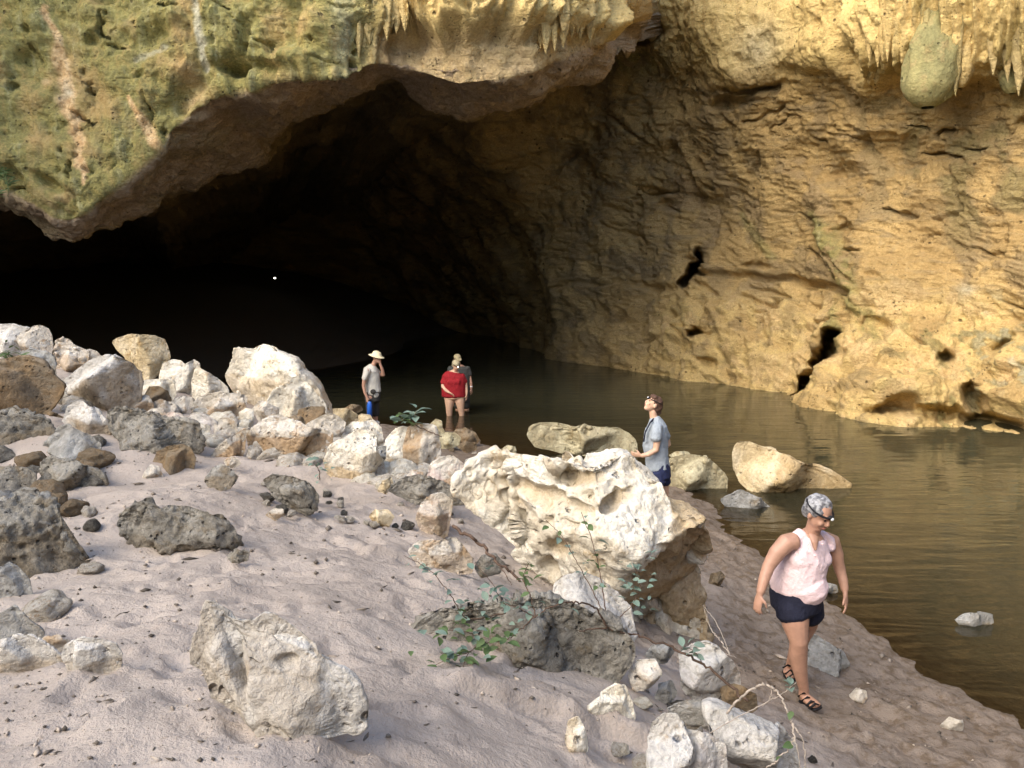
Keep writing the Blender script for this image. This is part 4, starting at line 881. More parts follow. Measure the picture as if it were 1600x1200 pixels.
class Soup:
    """closed tubes and ellipsoids that grow together into one continuous surface"""
    def __init__(self): self.v, self.f = [], []
    def add(self, v, f):
        k = sum(len(x) for x in self.v); self.v.append(np.asarray(v, float)); self.f += [[i + k for i in q] for q in f]
    def tube(self, pts, rad, seg=16, side=None, caps=0.6):
        P = np.array(pts, float); n = len(P)
        R = np.array([r if np.ndim(r) else (r, r) for r in rad], float)
        t = np.gradient(P, axis=0) if n > 2 else np.array([P[1] - P[0]] * 2)
        t /= np.linalg.norm(t, axis=1)[:, None]
        sd = np.array(side, float) if side is not None else (np.array([1, 0, 0.0]) if abs(t[0][0]) < 0.8 else np.array([0, 0, 1.0]))
        s = sd[None] - t * (t @ sd)[:, None]; s /= np.linalg.norm(s, axis=1)[:, None]
        u = np.cross(t, s)
        rings = []
        a = np.linspace(0, 2 * math.pi, seg, endpoint=False)
        def ring(c, sv, uv, r): return c + np.cos(a)[:, None] * sv * r[0] + np.sin(a)[:, None] * uv * r[1]
        e0, e1 = R[0].min() * caps, R[-1].min() * caps
        rings += [ring(P[0] - t[0] * e0, s[0], u[0], R[0] * 0.25), ring(P[0] - t[0] * e0 * 0.6, s[0], u[0], R[0] * 0.75)]
        for i in range(n): rings.append(ring(P[i], s[i], u[i], R[i]))
        rings += [ring(P[-1] + t[-1] * e1 * 0.6, s[-1], u[-1], R[-1] * 0.75), ring(P[-1] + t[-1] * e1, s[-1], u[-1], R[-1] * 0.25)]
        m = len(rings); v = np.concatenate(rings); f = []
        for i in range(m - 1):
            for j in range(seg):
                k = (j + 1) % seg
                f.append([i * seg + j, i * seg + k, (i + 1) * seg + k, (i + 1) * seg + j])
        f.append(list(range(seg))[::-1]); f.append([(m - 1) * seg + j for j in range(seg)])
        self.add(v, f)
    def ball(self, c, r, rot=None, seg=16):
        V, Fc = ico(3); r = np.array(r if np.ndim(r) else (r, r, r), float)
        v = V * r
        if rot is not None: v = v @ np.array(rot).T
        self.add(v + np.array(c), Fc.tolist())
    def build(self, name, mat, voxel=0.008, smooth=4, parent=None, org=(0, 0, 0), remesh=True, label=None, folds=0.0):
        v = np.concatenate(self.v) - np.array(org)
        me = bpy.data.meshes.new(name); me.from_pydata(v.tolist(), [], self.f); me.update()
        if remesh:
            o = bpy.data.objects.new('tmp', me); COL.objects.link(o)
            m = o.modifiers.new('r', 'REMESH'); m.mode = 'VOXEL'; m.voxel_size = voxel; m.use_smooth_shade = True
            if smooth:
                m2 = o.modifiers.new('s', 'SMOOTH'); m2.factor = 0.5; m2.iterations = smooth
            me2 = bpy.data.meshes.new_from_object(o.evaluated_get(bpy.context.evaluated_depsgraph_get()))
            bpy.data.objects.remove(o); bpy.data.meshes.remove(me); me = me2; me.name = name
        if folds:                              # creases in the cloth, tufts in the hair
            co, nn = np.empty(len(me.vertices) * 3, np.float32), np.empty(len(me.vertices) * 3, np.float32)
            me.vertices.foreach_get('co', co); me.vertices.foreach_get('normal', nn); co, nn = co.reshape(-1, 3), nn.reshape(-1, 3)
            w_ = fbm(co * np.array([7, 7, 4.5]) + 0.6 * fbm(co * 4, 2)[:, None] + sum(map(ord, name)), 4, ridged=True) - 0.35
            me.vertices.foreach_set('co', (co + nn * (folds * w_)[:, None]).astype(np.float32).ravel()); me.update()
        me.polygons.foreach_set('use_smooth', np.ones(len(me.polygons), bool))
        me.materials.clear(); me.materials.append(mat)
        ob = link(name, me, None, parent)
        if label: ob['label'] = label
        return ob

def nrm(v): v = np.array(v, float); return v / np.linalg.norm(v)
def frame(fwd, up=(0, 0, 1)):
    """columns: left-to-right across the head, backwards, up"""
    f = nrm(fwd); x = nrm(np.cross(f, up)); u = np.cross(x, f)
    return np.stack([x, -f, u], -1)

def hand(s, wrist, direc, across, normal, size=1.0, curl=0.5, spread=1.0):
    """palm, four unequal bent fingers, a thumb leaving the side of the palm; across points to the thumb side"""
    d, a = nrm(direc), nrm(across); n = nrm(np.cross(d, a)); n = n if np.dot(n, normal) > 0 else -n
    k = 0.185 * size; w = np.array(wrist, float)
    s.tube([w, w + d * 0.25 * k, w + d * 0.50 * k], [(0.026 * size, 0.020 * size), (0.038 * size, 0.017 * size), (0.042 * size, 0.015 * size)], side=a)
    for off, ln, rr in ((0.030, 0.44, 0.0085), (0.010, 0.50, 0.009), (-0.011, 0.46, 0.0085), (-0.030, 0.36, 0.0075)):
        p0 = w + d * 0.46 * k + a * off * size
        da = nrm(d + a * off * 4 * spread); p1 = p0 + da * ln * k * 0.42
        d1 = nrm(da + n * curl * 0.8); p2 = p1 + d1 * ln * k * 0.33
        d2 = nrm(da + n * curl * 1.8); p3 = p2 + d2 * ln * k * 0.25
        s.tube([p0, p1, p2, p3], [rr * size * 1.08, rr * size, rr * size * 0.95, rr * size * 0.8], seg=10)
    p0 = w + d * 0.16 * k + a * 0.026 * size; d1 = nrm(d * 0.75 + a * 0.85 + n * 0.3 * curl); p1 = p0 + d1 * 0.24 * k; p2 = p1 + nrm(d + a * 0.2 + n * 0.5 * curl) * 0.22 * k
    s.tube([p0, p1, p2], [0.012 * size, 0.0105 * size, 0.0085 * size], seg=10)

def head(s, c, fwd, size=1.0, up=(0, 0, 1)):
    """skull, jaw, nose, brow, ears, eye sockets; returns the head frame"""
    Rm = frame(fwd, up); P = lambda x, y, z: np.array(c) + Rm @ (np.array([x, y, z]) * size)
    s.ball(P(0, 0.012, 0.030), np.array([0.076, 0.096, 0.088]) * size, Rm)
    s.ball(P(0, -0.018, -0.030), np.array([0.062, 0.072, 0.075]) * size, Rm)
    s.ball(P(0, -0.045, -0.085), np.array([0.036, 0.036, 0.030]) * size, Rm)
    s.tube([P(0, -0.086, 0.018), P(0, -0.105, -0.016), P(0, -0.098, -0.030)], [0.010 * size, 0.014 * size, 0.013 * size], seg=10)
    for q in (-1, 1):
        s.ball(P(0.030 * q, -0.082, 0.034), np.array([0.026, 0.012, 0.010]) * size, Rm)
        s.ball(P(0.036 * q, -0.070, -0.025), np.array([0.022, 0.018, 0.022]) * size, Rm)
        s.ball(P(0.078 * q, 0.010, -0.008), np.array([0.012, 0.018, 0.032]) * size, Rm)
    s.ball(P(0, -0.084, -0.056), np.array([0.026, 0.010, 0.012]) * size, Rm)
    return P, Rm

def face_bits(P, Rm, size, parent, org):
    for q in (-1, 1):
        e = Soup(); e.ball(P(0.030 * q, -0.083, 0.014), np.array([0.013, 0.006, 0.0055]) * size, Rm); e.build('eye', M['eye'], parent=parent, org=org, remesh=False)
    l = Soup(); l.ball(P(0, -0.094, -0.056), np.array([0.022, 0.006, 0.005]) * size, Rm); l.build('mouth', M['lip'], parent=parent, org=org, remesh=False)

def head_strap(P, size, parent, org, lit=False, tilt=0.0, mat='black'):
    s = Soup(); a = np.linspace(0, 2 * math.pi, 29)
    s.tube([P(0.087 * math.cos(t), 0.012 + 0.100 * math.sin(t), 0.052 + 0.012 * math.sin(t)) for t in a], [(0.006, 0.014)] * 29, seg=8, side=tuple(P(0, 0, 1) - P(0, 0, 0)))
    st = s.build('headlamp_strap', M[mat], parent=parent, org=org, remesh=False)
    s = Soup(); s.ball(P(0, -0.094, 0.045), np.array([0.026, 0.015, 0.018]) * size); s.build('headlamp', M['black'], 0.004, 2, st, org)
    s = Soup(); s.ball(P(0, -0.107, 0.044), np.array([0.013, 0.007, 0.013]) * size); s.build('lens', M['lamp'] if lit else M['lens'], parent=st, org=org, remesh=False)

def person(label, foot, y0=None):
    g = hit_ground(*foot); y = y0 if y0 else g[1]
    p = at_y(foot[0], foot[1], y)
    root = link('person', None, None, None, tuple(p), label=label, category='person')
    J = lambda px, py, dy=0.0: at_y(px, py, y + dy)
    return root, p, J, y / F_PX * 1.02

def limb(s, J, pts, seg=16): s.tube([J(*p[:3]) for p in pts], [p[3] for p in pts], seg)
def trunk(s, J, k, rings, side, grow=1.0, seg=28): s.tube([J(*r[:3]) for r in rings], [(r[3] * k * grow, r[4] * grow) for r in rings], seg, side=side, caps=0.35)

# --- woman walking on the bank, lower right
M['pink_top'] = simple('pink_cotton', (0.74, 0.57, 0.58), 0.9, 0.08, 60, 0.55)
M['navy_shorts'] = simple('navy_cloth', (0.016, 0.018, 0.036), 0.85, 0.25, 60, 0.5)
M['grey_hair'] = simple('grey_hair', (0.42, 0.41, 0.40), 0.6, 0.6, 90, 0.9)
M['silver_cap'] = simple('silver_grey_hair', (0.36, 0.36, 0.37), 0.6, 0, 34, 0.8, col2=(0.09, 0.09, 0.10))
_b = hit_ground(1236, 1064)[1] - hit_ground(1262, 1098)[1]        # how far the rear foot is behind the front one
root, org, J, k = person('woman in pale pink sleeveless top and navy shorts walking along the bank', (1262, 1098))
side = nrm((0.80, 0.60, 0))
s = Soup()
trunk(s, J, k, [(1243,950,0,35,.155),(1244,930,0,38,.175),(1247,908,0,38,.18),(1253,886,-.02,36,.165),(1260,866,-.03,35,.150),(1264,850,-.03,33,.120),(1266,839,-.03,24,.095),(1268,831,-.04,13,.065)], side)
s.tube([J(1267,838,-.04), J(1271,826,-.07), J(1275,812,-.10)], [.062, .055, .055])
limb(s, J, [(1240,846,-.12,.068),(1229,848,-.14,.068),(1214,864,-.16,.060),(1201,885,-.18,.046),(1194,905,-.21,.041),(1188,926,-.24,.031)])
limb(s, J, [(1290,844,.05,.064),(1299,846,.07,.064),(1307,868,.08,.054),(1312,889,.08,.044),(1317,906,.05,.038),(1320,922,.02,.029)])
hand(s, J(1187,928,-.245), J(1183,950,-.25) - J(1187,928,-.245), (0.55, -0.8, 0.1), (1, 0.2, 0), 0.95, 0.7)
hand(s, J(1320.5,924,.015), J(1322,946,-.03) - J(1320.5,924,.015), (-0.5, -0.85, 0), (-1, 0.2, 0), 0.95, 0.5)
limb(s, J, [(1238,935,-.06,.112),(1240,955,-.08,.112),(1243,976,-.10,.098),(1248,1003,-.13,.067),(1247,1024,-.09,.068),(1250,1048,-.07,.054),(1256,1076,-.04,.038),(1256,1086,-.03,.040)])
limb(s, J, [(1258,935,.06,.108),(1261,955,.10,.104),(1259,976,.16,.088),(1253,996,.45*_b,.062),(1245,1014,.68*_b,.060),(1239,1030,.85*_b,.046),(1234,1043,_b,.035)])
s.tube([J(1255,1088,.0), J(1261,1092,-.06), J(1269,1098,-.12), J(1276,1103,-.17)], [(.036,.034), (.042,.034), (.046,.024), (.040,.016)], side=(1, 0.3, 0.2))
s.tube([J(1233,1044,_b), J(1231,1050,_b-.03), J(1236,1058,_b-.09)], [(.034,.030), (.040,.026), (.040,.018)], side=(1, 0.3, 0))
hc = J(1278.5, 803, -.12); hf = (0.48, -0.72, -0.46); hs = 1.02
P, Rm = head(s, hc, hf, hs)
body = s.build('body', M['skin'], 0.0075, 4, root, org)
face_bits(P, Rm, hs, root, org)
h = Soup(); h.ball(P(0, 0.026, 0.046), np.array([0.086, 0.096, 0.084]) * hs, Rm); h.ball(P(0, 0.060, 0.000), np.array([0.074, 0.055, 0.075]) * hs, Rm); h.ball(P(0, 0.02, 0.100), np.array([0.055, 0.065, 0.035]) * hs, Rm)
h.build('hair', M['silver_cap'], 0.007, 3, root, org, folds=0.022)
head_strap(P, hs, root, org)
t = Soup()
trunk(t, J, k, [(1247,918,0,42.5,.210),(1247,904,0,42.5,.208),(1252,888,-.02,39.5,.182),(1260,868,-.03,38.5,.166),(1264,852,-.03,36,.134),(1266,842,-.03,27,.108)], side)
t.ball(J(1253,876,-.125), (.100, .075, .090)); t.ball(J(1279,874,-.08), (.095, .070, .088)); t.tube([J(1249,868,-.13), J(1280,866,-.08)], [.075, .072])
t.tube([J(1262,926,-.06), J(1255,912,-.06)], [(.15, .165), (.16, .165)], 24, side=side)
t.tube([J(1241,856,-.09), J(1243,842,-.07), J(1254,833,-.05)], [(.055, .07), (.045, .062), (.030, .05)], side=side)
t.tube([J(1292,856,.03), J(1292,843,.03), J(1283,834,.0)], [(.045, .07), (.040, .062), (.028, .05)], side=side)
top = t.build('top', M['pink_top'], 0.0075, 10, root, org, folds=0.0085)
v_ = Soup(); v_.tube([J(1272,838,-.165), J(1273,848,-.205), J(1274,860,-.222)], [(.050, .02), (.030, .02), (.006, .012)], side=side); v_.build('neckline', M['skin'], 0.006, 3, root, org)
for q in ((1263,850), (1285,850), (1273,868)):
    bt = Soup(); bt.ball(J(q[0], q[1], -.225 if q[0] != 1285 else -.19), .0085); bt.build('button', M['pink_top'], parent=top, org=org, remesh=False)
t = Soup()
trunk(t, J, k, [(1243,948,0,38.5,.180),(1244,930,0,40.5,.196),(1246,908,0,40,.196),(1249,894,-.01,37,.18)], side)
limb(t, J, [(1236,935,-.05,.118),(1238,948,-.07,.124),(1240,961,-.08,.126)], 20)
limb(t, J, [(1260,935,.05,.112),(1263,948,.08,.114),(1264,961,.10,.114)], 20)
t.build('shorts', M['navy_shorts'], 0.0075, 3, root, org, folds=0.005)
def sandal(pts, straps):
    s = Soup(); s.tube([J(*p[:3]) for p in pts], [(p[3], .012) for p in pts], 16, side=(1, 0.35, 0.15)); sh = s.build('sandal', M['black'], 0.006, 2, root, org)
    for a_, m_, b_ in straps:
        s = Soup(); s.tube([J(*a_), J(*m_), J(*b_)], [(.012, .006)] * 3, 8); s.build('strap', M['black'], parent=sh, org=org, remesh=False)
sandal([(1254,1094,.02,.040),(1261,1099,-.05,.043),(1270,1104,-.12,.050),(1278,1108,-.18,.044)],
       [((1248,1088,-.03),(1256,1083,-.08),(1264,1088,.02)),((1252,1096,-.07),(1262,1089,-.11),(1272,1094,-.03)),((1259,1104,-.14),(1268,1095,-.16),(1278,1099,-.09)),((1264,1108,-.18),(1274,1099,-.20),(1282,1103,-.13))])
sandal([(1229,1048,_b+.03,.038),(1232,1056,_b-.02,.044),(1239,1063,_b-.10,.044)], [((1224,1043,_b-.05),(1231,1039,_b-.08),(1241,1045,_b-.0)),((1227,1053,_b-.10),(1235,1047,_b-.13),(1244,1055,_b-.06)),((1231,1059,_b-.14),(1239,1053,_b-.16),(1246,1060,_b-.09))])

# --- person in grey shirt looking up, behind the huge boulder
M['grey_shirt'] = simple('grey_blue_cotton', (0.31, 0.35, 0.39), 0.9, 0.1, 60, 0.55)
M['blue_shorts'] = simple('dark_blue_print', (0.018, 0.022, 0.055), 0.8, 0, 30, 0.4, col2=(0.022, 0.03, 0.085))
M['brown_hair'] = simple('brown_hair', (0.12, 0.065, 0.045), 0.6, 0.5, 90, 0.8)
root, org, J, k = person('person in grey-blue T-shirt gazing up, behind the huge white boulder', (1032, 824), 11.0)
side = nrm((0.30, 0.95, 0))
s = Soup()
trunk(s, J, k, [(1029,742,0,15.5,.155),(1028,728,0,16,.155),(1026,712,0,15.5,.145),(1024,694,0,17.5,.155),(1025,676,0,17,.170),(1026,664,0,13,.155),(1024,656,0,7,.07)], (1, 0, 0))
s.tube([J(1025,660), J(1021,650), J(1020,642)], [.060, .052, .052])
limb(s, J, [(1028,666,-.17,.062),(1027,684,-.20,.050),(1025,703,-.21,.042),(1013,710,-.24,.036),(1003,712,-.24,.028)])
limb(s, J, [(1032,668,.17,.060),(1041,684,.20,.048),(1044,694,.20,.042),(1032,706,.16,.034)])
hand(s, J(1003,712,-.24), (-1, 0.1, 0.12), (0, -0.5, 1), (0, 1, 0.2), 0.95, 1.0)
limb(s, J, [(1026,740,-.09,.095),(1028,765,-.09,.080),(1030,785,-.08,.056),(1031,800,-.06,.055),(1032,820,-.05,.036)])
limb(s, J, [(1034,740,.09,.095),(1036,765,.09,.080),(1037,785,.10,.056),(1038,800,.11,.055),(1039,818,.12,.036)])
s.tube([J(1034,823,-.04), J(1024,826,-.10)], [(.04, .03), (.045, .022)]); s.tube([J(1041,821,.13), J(1031,824,.06)], [(.04, .03), (.045, .022)])
hc = J(1019.5, 632, 0); hf = (-0.80, -0.22, 0.55); hs = 1.0
P, Rm = head(s, hc, hf, hs)
body = s.build('body', M['skin_pale'], 0.008, 4, root, org)
face_bits(P, Rm, hs, root, org)
h = Soup(); h.ball(P(0, 0.030, 0.046), np.array([0.088, 0.098, 0.086]) * hs, Rm); h.ball(P(0, -0.030, 0.088), (.068, .050, .040), Rm); h.ball(P(0, 0.080, 0.000), np.array([0.075, 0.060, 0.085]) * hs, Rm); h.tube([P(0, 0.10, 0.02), P(0, 0.13, -0.05), P(0, 0.115, -0.12)], [.035, .034, .022])
h.build('hair', M['brown_hair'], 0.007, 3, root, org, folds=0.022); head_strap(P, hs, root, org)
t = Soup()
trunk(t, J, k, [(1028,731,0,18.5,.180),(1026,714,0,17.5,.168),(1024,696,0,19.5,.172),(1025,678,0,18.5,.186),(1026,666,0,15.5,.175),(1024,657,0,10.5,.10),(1023,653,0,8,.075)], (1, 0, 0))
limb(t, J, [(1027,666,-.16,.074),(1026,676,-.20,.074),(1025,686,-.215,.074)], 18); limb(t, J, [(1032,667,.16,.072),(1037,677,.19,.070),(1041,684,.20,.068)], 18)
t.build('shirt', M['grey_shirt'], 0.008, 4, root, org, folds=0.012)
s = Soup(); s.tube([J(1023,653,-.02), J(1016,660,-.12), J(1008,676,-.15), J(1006,690,-.15)], [(.010, .02)] * 4, 8); s.build('collar', M['navy_shorts'], parent=root, org=org, remesh=False)
t = Soup()
trunk(t, J, k, [(1030,745,0,18,.178),(1029,732,0,18,.178),(1028,724,0,17,.170)], (1, 0, 0)); limb(t, J, [(1026,738,-.08,.108),(1028,754,-.09,.108)], 18); limb(t, J, [(1034,738,.08,.108),(1036,754,.09,.106)], 18)
t.build('shorts', M['blue_shorts'], 0.008, 3, root, org, folds=0.012)

# --- man in a sun hat at the water edge
M['khaki_shirt'] = simple('pale_khaki_cotton', (0.52, 0.50, 0.44), 0.9, 0.12, 50, 0.5)
M['dark_pants'] = simple('charcoal_cloth', (0.040, 0.038, 0.036), 0.9, 0.2, 50, 0.4)
M['straw'] = simple('cream_hat_cloth', (0.76, 0.67, 0.43), 0.85, 0.1, 40, 0.3)
M['blue_bottle'] = simple('blue_bottle', (0.015, 0.11, 0.50), 0.3, 0.1, spec=0.5)
root, org, J, k = person('man in cream sun hat and pale short-sleeved shirt standing by the dark water', (581, 663), 19.4)
s = Soup()
trunk(s, J, k, [(582,622,0,11,.125),(581,610,0,11.5,.125),(581,597,0,11.5,.13),(580,585,0,12,.15),(580,577,0,10,.17),(583,571,0,5,.08)], (1, 0, 0))
s.tube([J(582,574), J(585,567), J(587,562)], [.062, .055, .055])
limb(s, J, [(575,578,-.18,.062),(570,590,-.21,.050),(568,603,-.21,.043),(570,613,-.22,.036),(573,620,-.23,.029)])
limb(s, J, [(586,578,.17,.060),(595,586,.10,.048),(599,586,.02,.042),(597,576,-.03,.036),(594,569,-.06,.030)])
hand(s, J(573,620,-.23), (0.12, -0.05, -1), (0.7, -0.6, 0), (0.8, 0.5, 0), 1.0, 1.1); hand(s, J(594,569,-.06), (-0.15, -0.1, 1), (-0.8, -0.5, 0), (-0.7, 0.2, 0.2), 1.0, 0.8)
limb(s, J, [(578,620,-.08,.095),(578,634,-.09,.078),(578,646,-.09,.055),(578,652,-.08,.055),(579,660,-.08,.036)])
limb(s, J, [(586,620,.08,.095),(587,634,.09,.078),(587,646,.10,.055),(587,652,.10,.055),(588,660,.10,.036)])
hc = J(588.5, 559, -.02); hf = (0.90, -0.25, -0.25); hs = 1.02
P, Rm = head(s, hc, hf, hs)
s.build('body', M['skin'], 0.010, 4, root, org); face_bits(P, Rm, hs, root, org)
h = Soup(); Rh = frame(nrm((0.85, -0.45, -0.50)))
a = np.linspace(0, 2 * math.pi, 33)
h.ball(P(0, 0.015, 0.075), (.100, .112, .085), Rh)
h.tube([P(0, 0.015, 0.135), P(0, 0.012, 0.050), P(0, 0.012, 0.042), P(0, 0.012, 0.030)], [(.080, .085), (.118, .130), (.170, .185), (.185, .200)], 32, side=tuple(Rm[:, 0]), caps=0.02)
h.build('sun_hat', M['straw'], 0.010, 3, root, org)
t = Soup()
trunk(t, J, k, [(582,612,0,13.2,.150),(581,598,0,13,.150),(580,586,0,13.2,.168),(580,578,0,11.5,.188),(583,572,0,6.5,.10)], (1, 0, 0))
limb(t, J, [(575,578,-.17,.074),(571,588,-.205,.072),(570,592,-.21,.072)], 18); limb(t, J, [(586,578,.16,.070),(592,584,.12,.066)], 18)
t.tube([J(579,612,-.05), J(588,618,-.05)], [.11, .10])
t.build('shirt', M['khaki_shirt'], 0.010, 4, root, org, folds=0.012)
t = Soup()
trunk(t, J, k, [(582,626,0,12,.150),(582,612,0,12.5,.150)], (1, 0, 0)); limb(t, J, [(578,624,-.08,.108),(578,648,-.09,.082)], 18); limb(t, J, [(586,624,.08,.108),(587,648,.09,.084)], 18)
t.build('trousers', M['dark_pants'], 0.010, 3, root, org, folds=0.012)
t = Soup(); t.ball(J(583,612,-.19), (.070, .035, .060)); t.build('hip_pouch', M['dark_pants'], 0.010, 2, root, org)
for q in ((579,662,-.10), (588.5,662,.09)):
    t = Soup(); t.tube([J(q[0] - 1, q[1] - 3, q[2]), J(q[0] + 3.5, q[1], q[2] - .03)], [(.045, .05), (.05, .035)]); t.build('shoe', M['khaki_shirt'] if q[2] > 0 else M['black'], 0.010, 2, root, org)
bo = at_y(577.5, 652, 19.4 - .24)
t = Soup(); t.tube([J(577.5,651,-.24), J(577.5,633,-.24), J(577.5,629,-.24), J(577.5,626.5,-.24)], [.060, .060, .044, .030], 24, caps=0.1)
wb = link('water_bottle', None, None, None, tuple(bo), label='tall blue water bottle hanging from the hand of the man in the hat', category='bottle')
t.build('flask', M['blue_bottle'], parent=wb, org=bo, remesh=False)
t = Soup(); t.tube([J(577.5,627,-.24), J(577.5,624,-.24)], [.034, .032], 20, caps=0.1); t.build('cap', M['black'], parent=wb, org=bo, remesh=False)

# --- two people wading, one behind the other
M['red_shirt'] = simple('dark_red_cotton', (0.27, 0.012, 0.018), 0.85, 0.2, 40, 0.5)
M['fair_hair'] = simple('fair_hair', (0.50, 0.43, 0.28), 0.7, 0.4, 90, 0.6)
M['grey_dark'] = simple('dark_grey_cotton', (0.055, 0.055, 0.052), 0.9, 0.2, 40, 0.4)
M['khaki'] = simple('khaki_cap', (0.40, 0.34, 0.20), 0.9, 0.3, 60, 0.3)
root, org, J, k = person('person in dark red shirt wading, bare legs in the dark water', (712, 668), 21.0)
s = Soup()
trunk(s, J, k, [(710,622,0,16.5,.17),(709,610,0,17,.18),(709,597,0,17,.18),(709,588,0,16.5,.15),(710,583,0,11,.10),(711,579,0,5,.06)], (1, 0, 0))
s.tube([J(711,582), J(712,576,-.05)], [.065, .060])
limb(s, J, [(698,587,0,.072),(693,596,-.05,.060),(692,604,-.10,.050),(697,610,-.16,.042),(702,613.5,-.20,.030)])
limb(s, J, [(722,587,0,.070),(726,596,.02,.056),(728,604,.0,.048),(729,612,-.03,.036),(729,616,-.04,.028)])
hand(s, J(702,613.5,-.20), (0.85, -0.2, -0.5), (0.2, -0.8, 0.5), (0, 0.5, -1), 1.0, 0.6); hand(s, J(729,616,-.04), (0, 0, -1), (-0.4, -0.9, 0), (-1, 0, 0), 1.0, 0.5)
limb(s, J, [(703,616,0,.135),(702.5,628,-.02,.125),(702,638,-.02,.088),(702,644,0,.082),(702.5,656,.02,.055),(703,666,.04,.045)])
limb(s, J, [(717,616,0,.135),(718.5,628,-.02,.120),(720,638,-.02,.085),(721,644,0,.078),(722,656,.02,.052),(722.5,666,.04,.045)])
hc = J(712.5, 571.5, -.10); hf = (0.45, -0.72, -0.50); hs = 1.0
P, Rm = head(s, hc, hf, hs)
s.build('body', M['skin_pale'], 0.010, 4, root, org); face_bits(P, Rm, hs, root, org)
h = Soup(); h.ball(P(0, 0.028, 0.048), np.array([0.092, 0.104, 0.088]), Rm); h.ball(P(0, 0.065, 0.0), (.08, .06, .085), Rm); h.build('hair', M['fair_hair'], 0.009, 3, root, org, folds=0.022)
head_strap(P, hs, root, org, lit=True)
t = Soup()
trunk(t, J, k, [(709,619,0,18.8,.20),(709,608,0,18.8,.20),(709,597,0,18.8,.20),(709,588,0,18,.17),(710,583,0,13,.12)], (1, 0, 0))
limb(t, J, [(699,587,0,.085),(694,595,-.04,.080),(692.5,600,-.06,.078)], 18); limb(t, J, [(721,587,0,.085),(726,597,.01,.075)], 18)
t.tube([J(702,597,-.11), J(717,597,-.11)], [.10, .10])
t.build('shirt', M['red_shirt'], 0.010, 10, root, org, folds=0.012)

root, org, J, k = person('person in khaki cap and dark grey shirt wading close behind the red shirt', (723, 664), 21.9)
J0 = J; J = lambda px, py, dy=0.0: J0(px + 2.5, py, dy)
s = Soup()
trunk(s, J, k, [(716,618,0,13,.14),(716,604,0,14,.15),(715,590,0,16,.15),(714,576,0,16,.14),(714,571,0,8,.09)], (1, 0, 0))
s.tube([J(714,572), J(713,565)], [.062, .058])
limb(s, J, [(702,575,0,.064),(698,588,.02,.052),(698,602,0,.044),(700,612,-.05,.032)])
limb(s, J, [(727,575,0,.064),(731,588,0,.052),(733,598,-.02,.044),(734,607,-.04,.032)])
hand(s, J(734,607,-.04), (0.05, -0.1, -1), (-0.5, -0.8, 0), (-1, 0, 0), 1.0, 0.5); hand(s, J(700,612,-.05), (0, 0, -1), (0.5, -0.8, 0), (1, 0, 0), 1.0, 0.5)
limb(s, J, [(712,616,0,.11),(713,632,0,.075),(713,646,0,.060),(713,664,0,.04)]); limb(s, J, [(725,616,0,.11),(726,632,0,.075),(727,646,0,.060),(727,664,0,.04)])
hc = J(712, 561.5, -.03); P, Rm = head(s, hc, (0.4, -0.85, -0.3), 1.0)
s.build('body', M['skin'], 0.011, 4, root, org); face_bits(P, Rm, 1.0, root, org)
h = Soup(); h.ball(P(0, 0.012, 0.058), (.094, .108, .085), Rm); h.tube([P(0, -0.05, 0.062), P(0, -0.13, 0.045), P(0, -0.17, 0.030)], [(.080, .012), (.075, .010), (.050, .008)], side=tuple(Rm[:, 0])); h.build('cap', M['khaki'], 0.009, 3, root, org)
t = Soup()
trunk(t, J, k, [(716,616,0,15.5,.165),(716,604,0,16,.17),(715,590,0,17.5,.17),(714,576,0,17.5,.16),(714,572,0,10,.11)], (1, 0, 0))
limb(t, J, [(702,575,0,.080),(699,585,.02,.072)], 18); limb(t, J, [(727,575,0,.080),(731,586,0,.072)], 18); t.build('shirt', M['grey_dark'], 0.011, 4, root, org, folds=0.012)
t = Soup(); trunk(t, J, k, [(718,628,0,14,.15),(717,616,0,14.5,.16)], (1, 0, 0)); limb(t, J, [(712,618,0,.12),(713,636,0,.10)]); limb(t, J, [(725,618,0,.12),(726,636,0,.10)]); t.build('shorts', M['dark_pants'], 0.011, 3, root, org, folds=0.012)
t = Soup(); c_ = J(733.8,604,-.03); t.tube([c_ + np.array([0, 0, -.01]), c_ + np.array([0, 0, .012])], [.040, .040], 16, caps=.1); t.build('wristwatch', M['lens'], parent=root, org=org, remesh=False)

# --- the point of torchlight deep in the cave, on the sand bank
tp = at_y(429.5, 434.5, 43.0)
tr = link('torch', None, None, None, tuple(tp), label='single bright point of torchlight deep in the dark cave', category='torch')
s = Soup(); s.tube([tp + np.array([0, .22, 0]), tp + np.array([0, .05, 0]), tp + np.array([0, 0, 0])], [.022, .022, .040], 16, caps=.1); s.build('barrel', M['black'], parent=tr, org=tp, remesh=False)
s = Soup(); s.ball(tp + np.array([0, -.015, 0]), (.052, .02, .036)); s.build('lens', M['lamp'], parent=tr, org=tp, remesh=False)

# ------------------------------------------------------------------ plants
def leaf_material(name, c1, c2):
    b = NB(name); v = b.coords(); n = b.noise(v, 14, 3); oi = b.n.new('ShaderNodeObjectInfo')
    c = b.mix(oi.outputs['Random'], c1, c2); c = b.mix(b.ramp(n, 0.4, 0.7, 0, 0.4), c, tuple(x * 0.6 for x in c1))
    tr = b.n.new('ShaderNodeBsdfTranslucent'); b.put(tr.inputs[0], c)
    m = b.n.new('ShaderNodeMixShader'); m.inputs[0].default_value = 0.3
    b.done(c, 0.5); b.l.new(b.bsdf.outputs[0], m.inputs[1]); b.l.new(tr.outputs[0], m.inputs[2]); b.l.new(m.outputs[0], b.out.inputs[0])
    return b.m
M['leaf'] = leaf_material('leaf_green', (0.135, 0.19, 0.08), (0.09, 0.15, 0.055))
M['leaf_blue'] = leaf_material('leaf_blue_green', (0.23, 0.31, 0.25), (0.17, 0.25, 0.20))
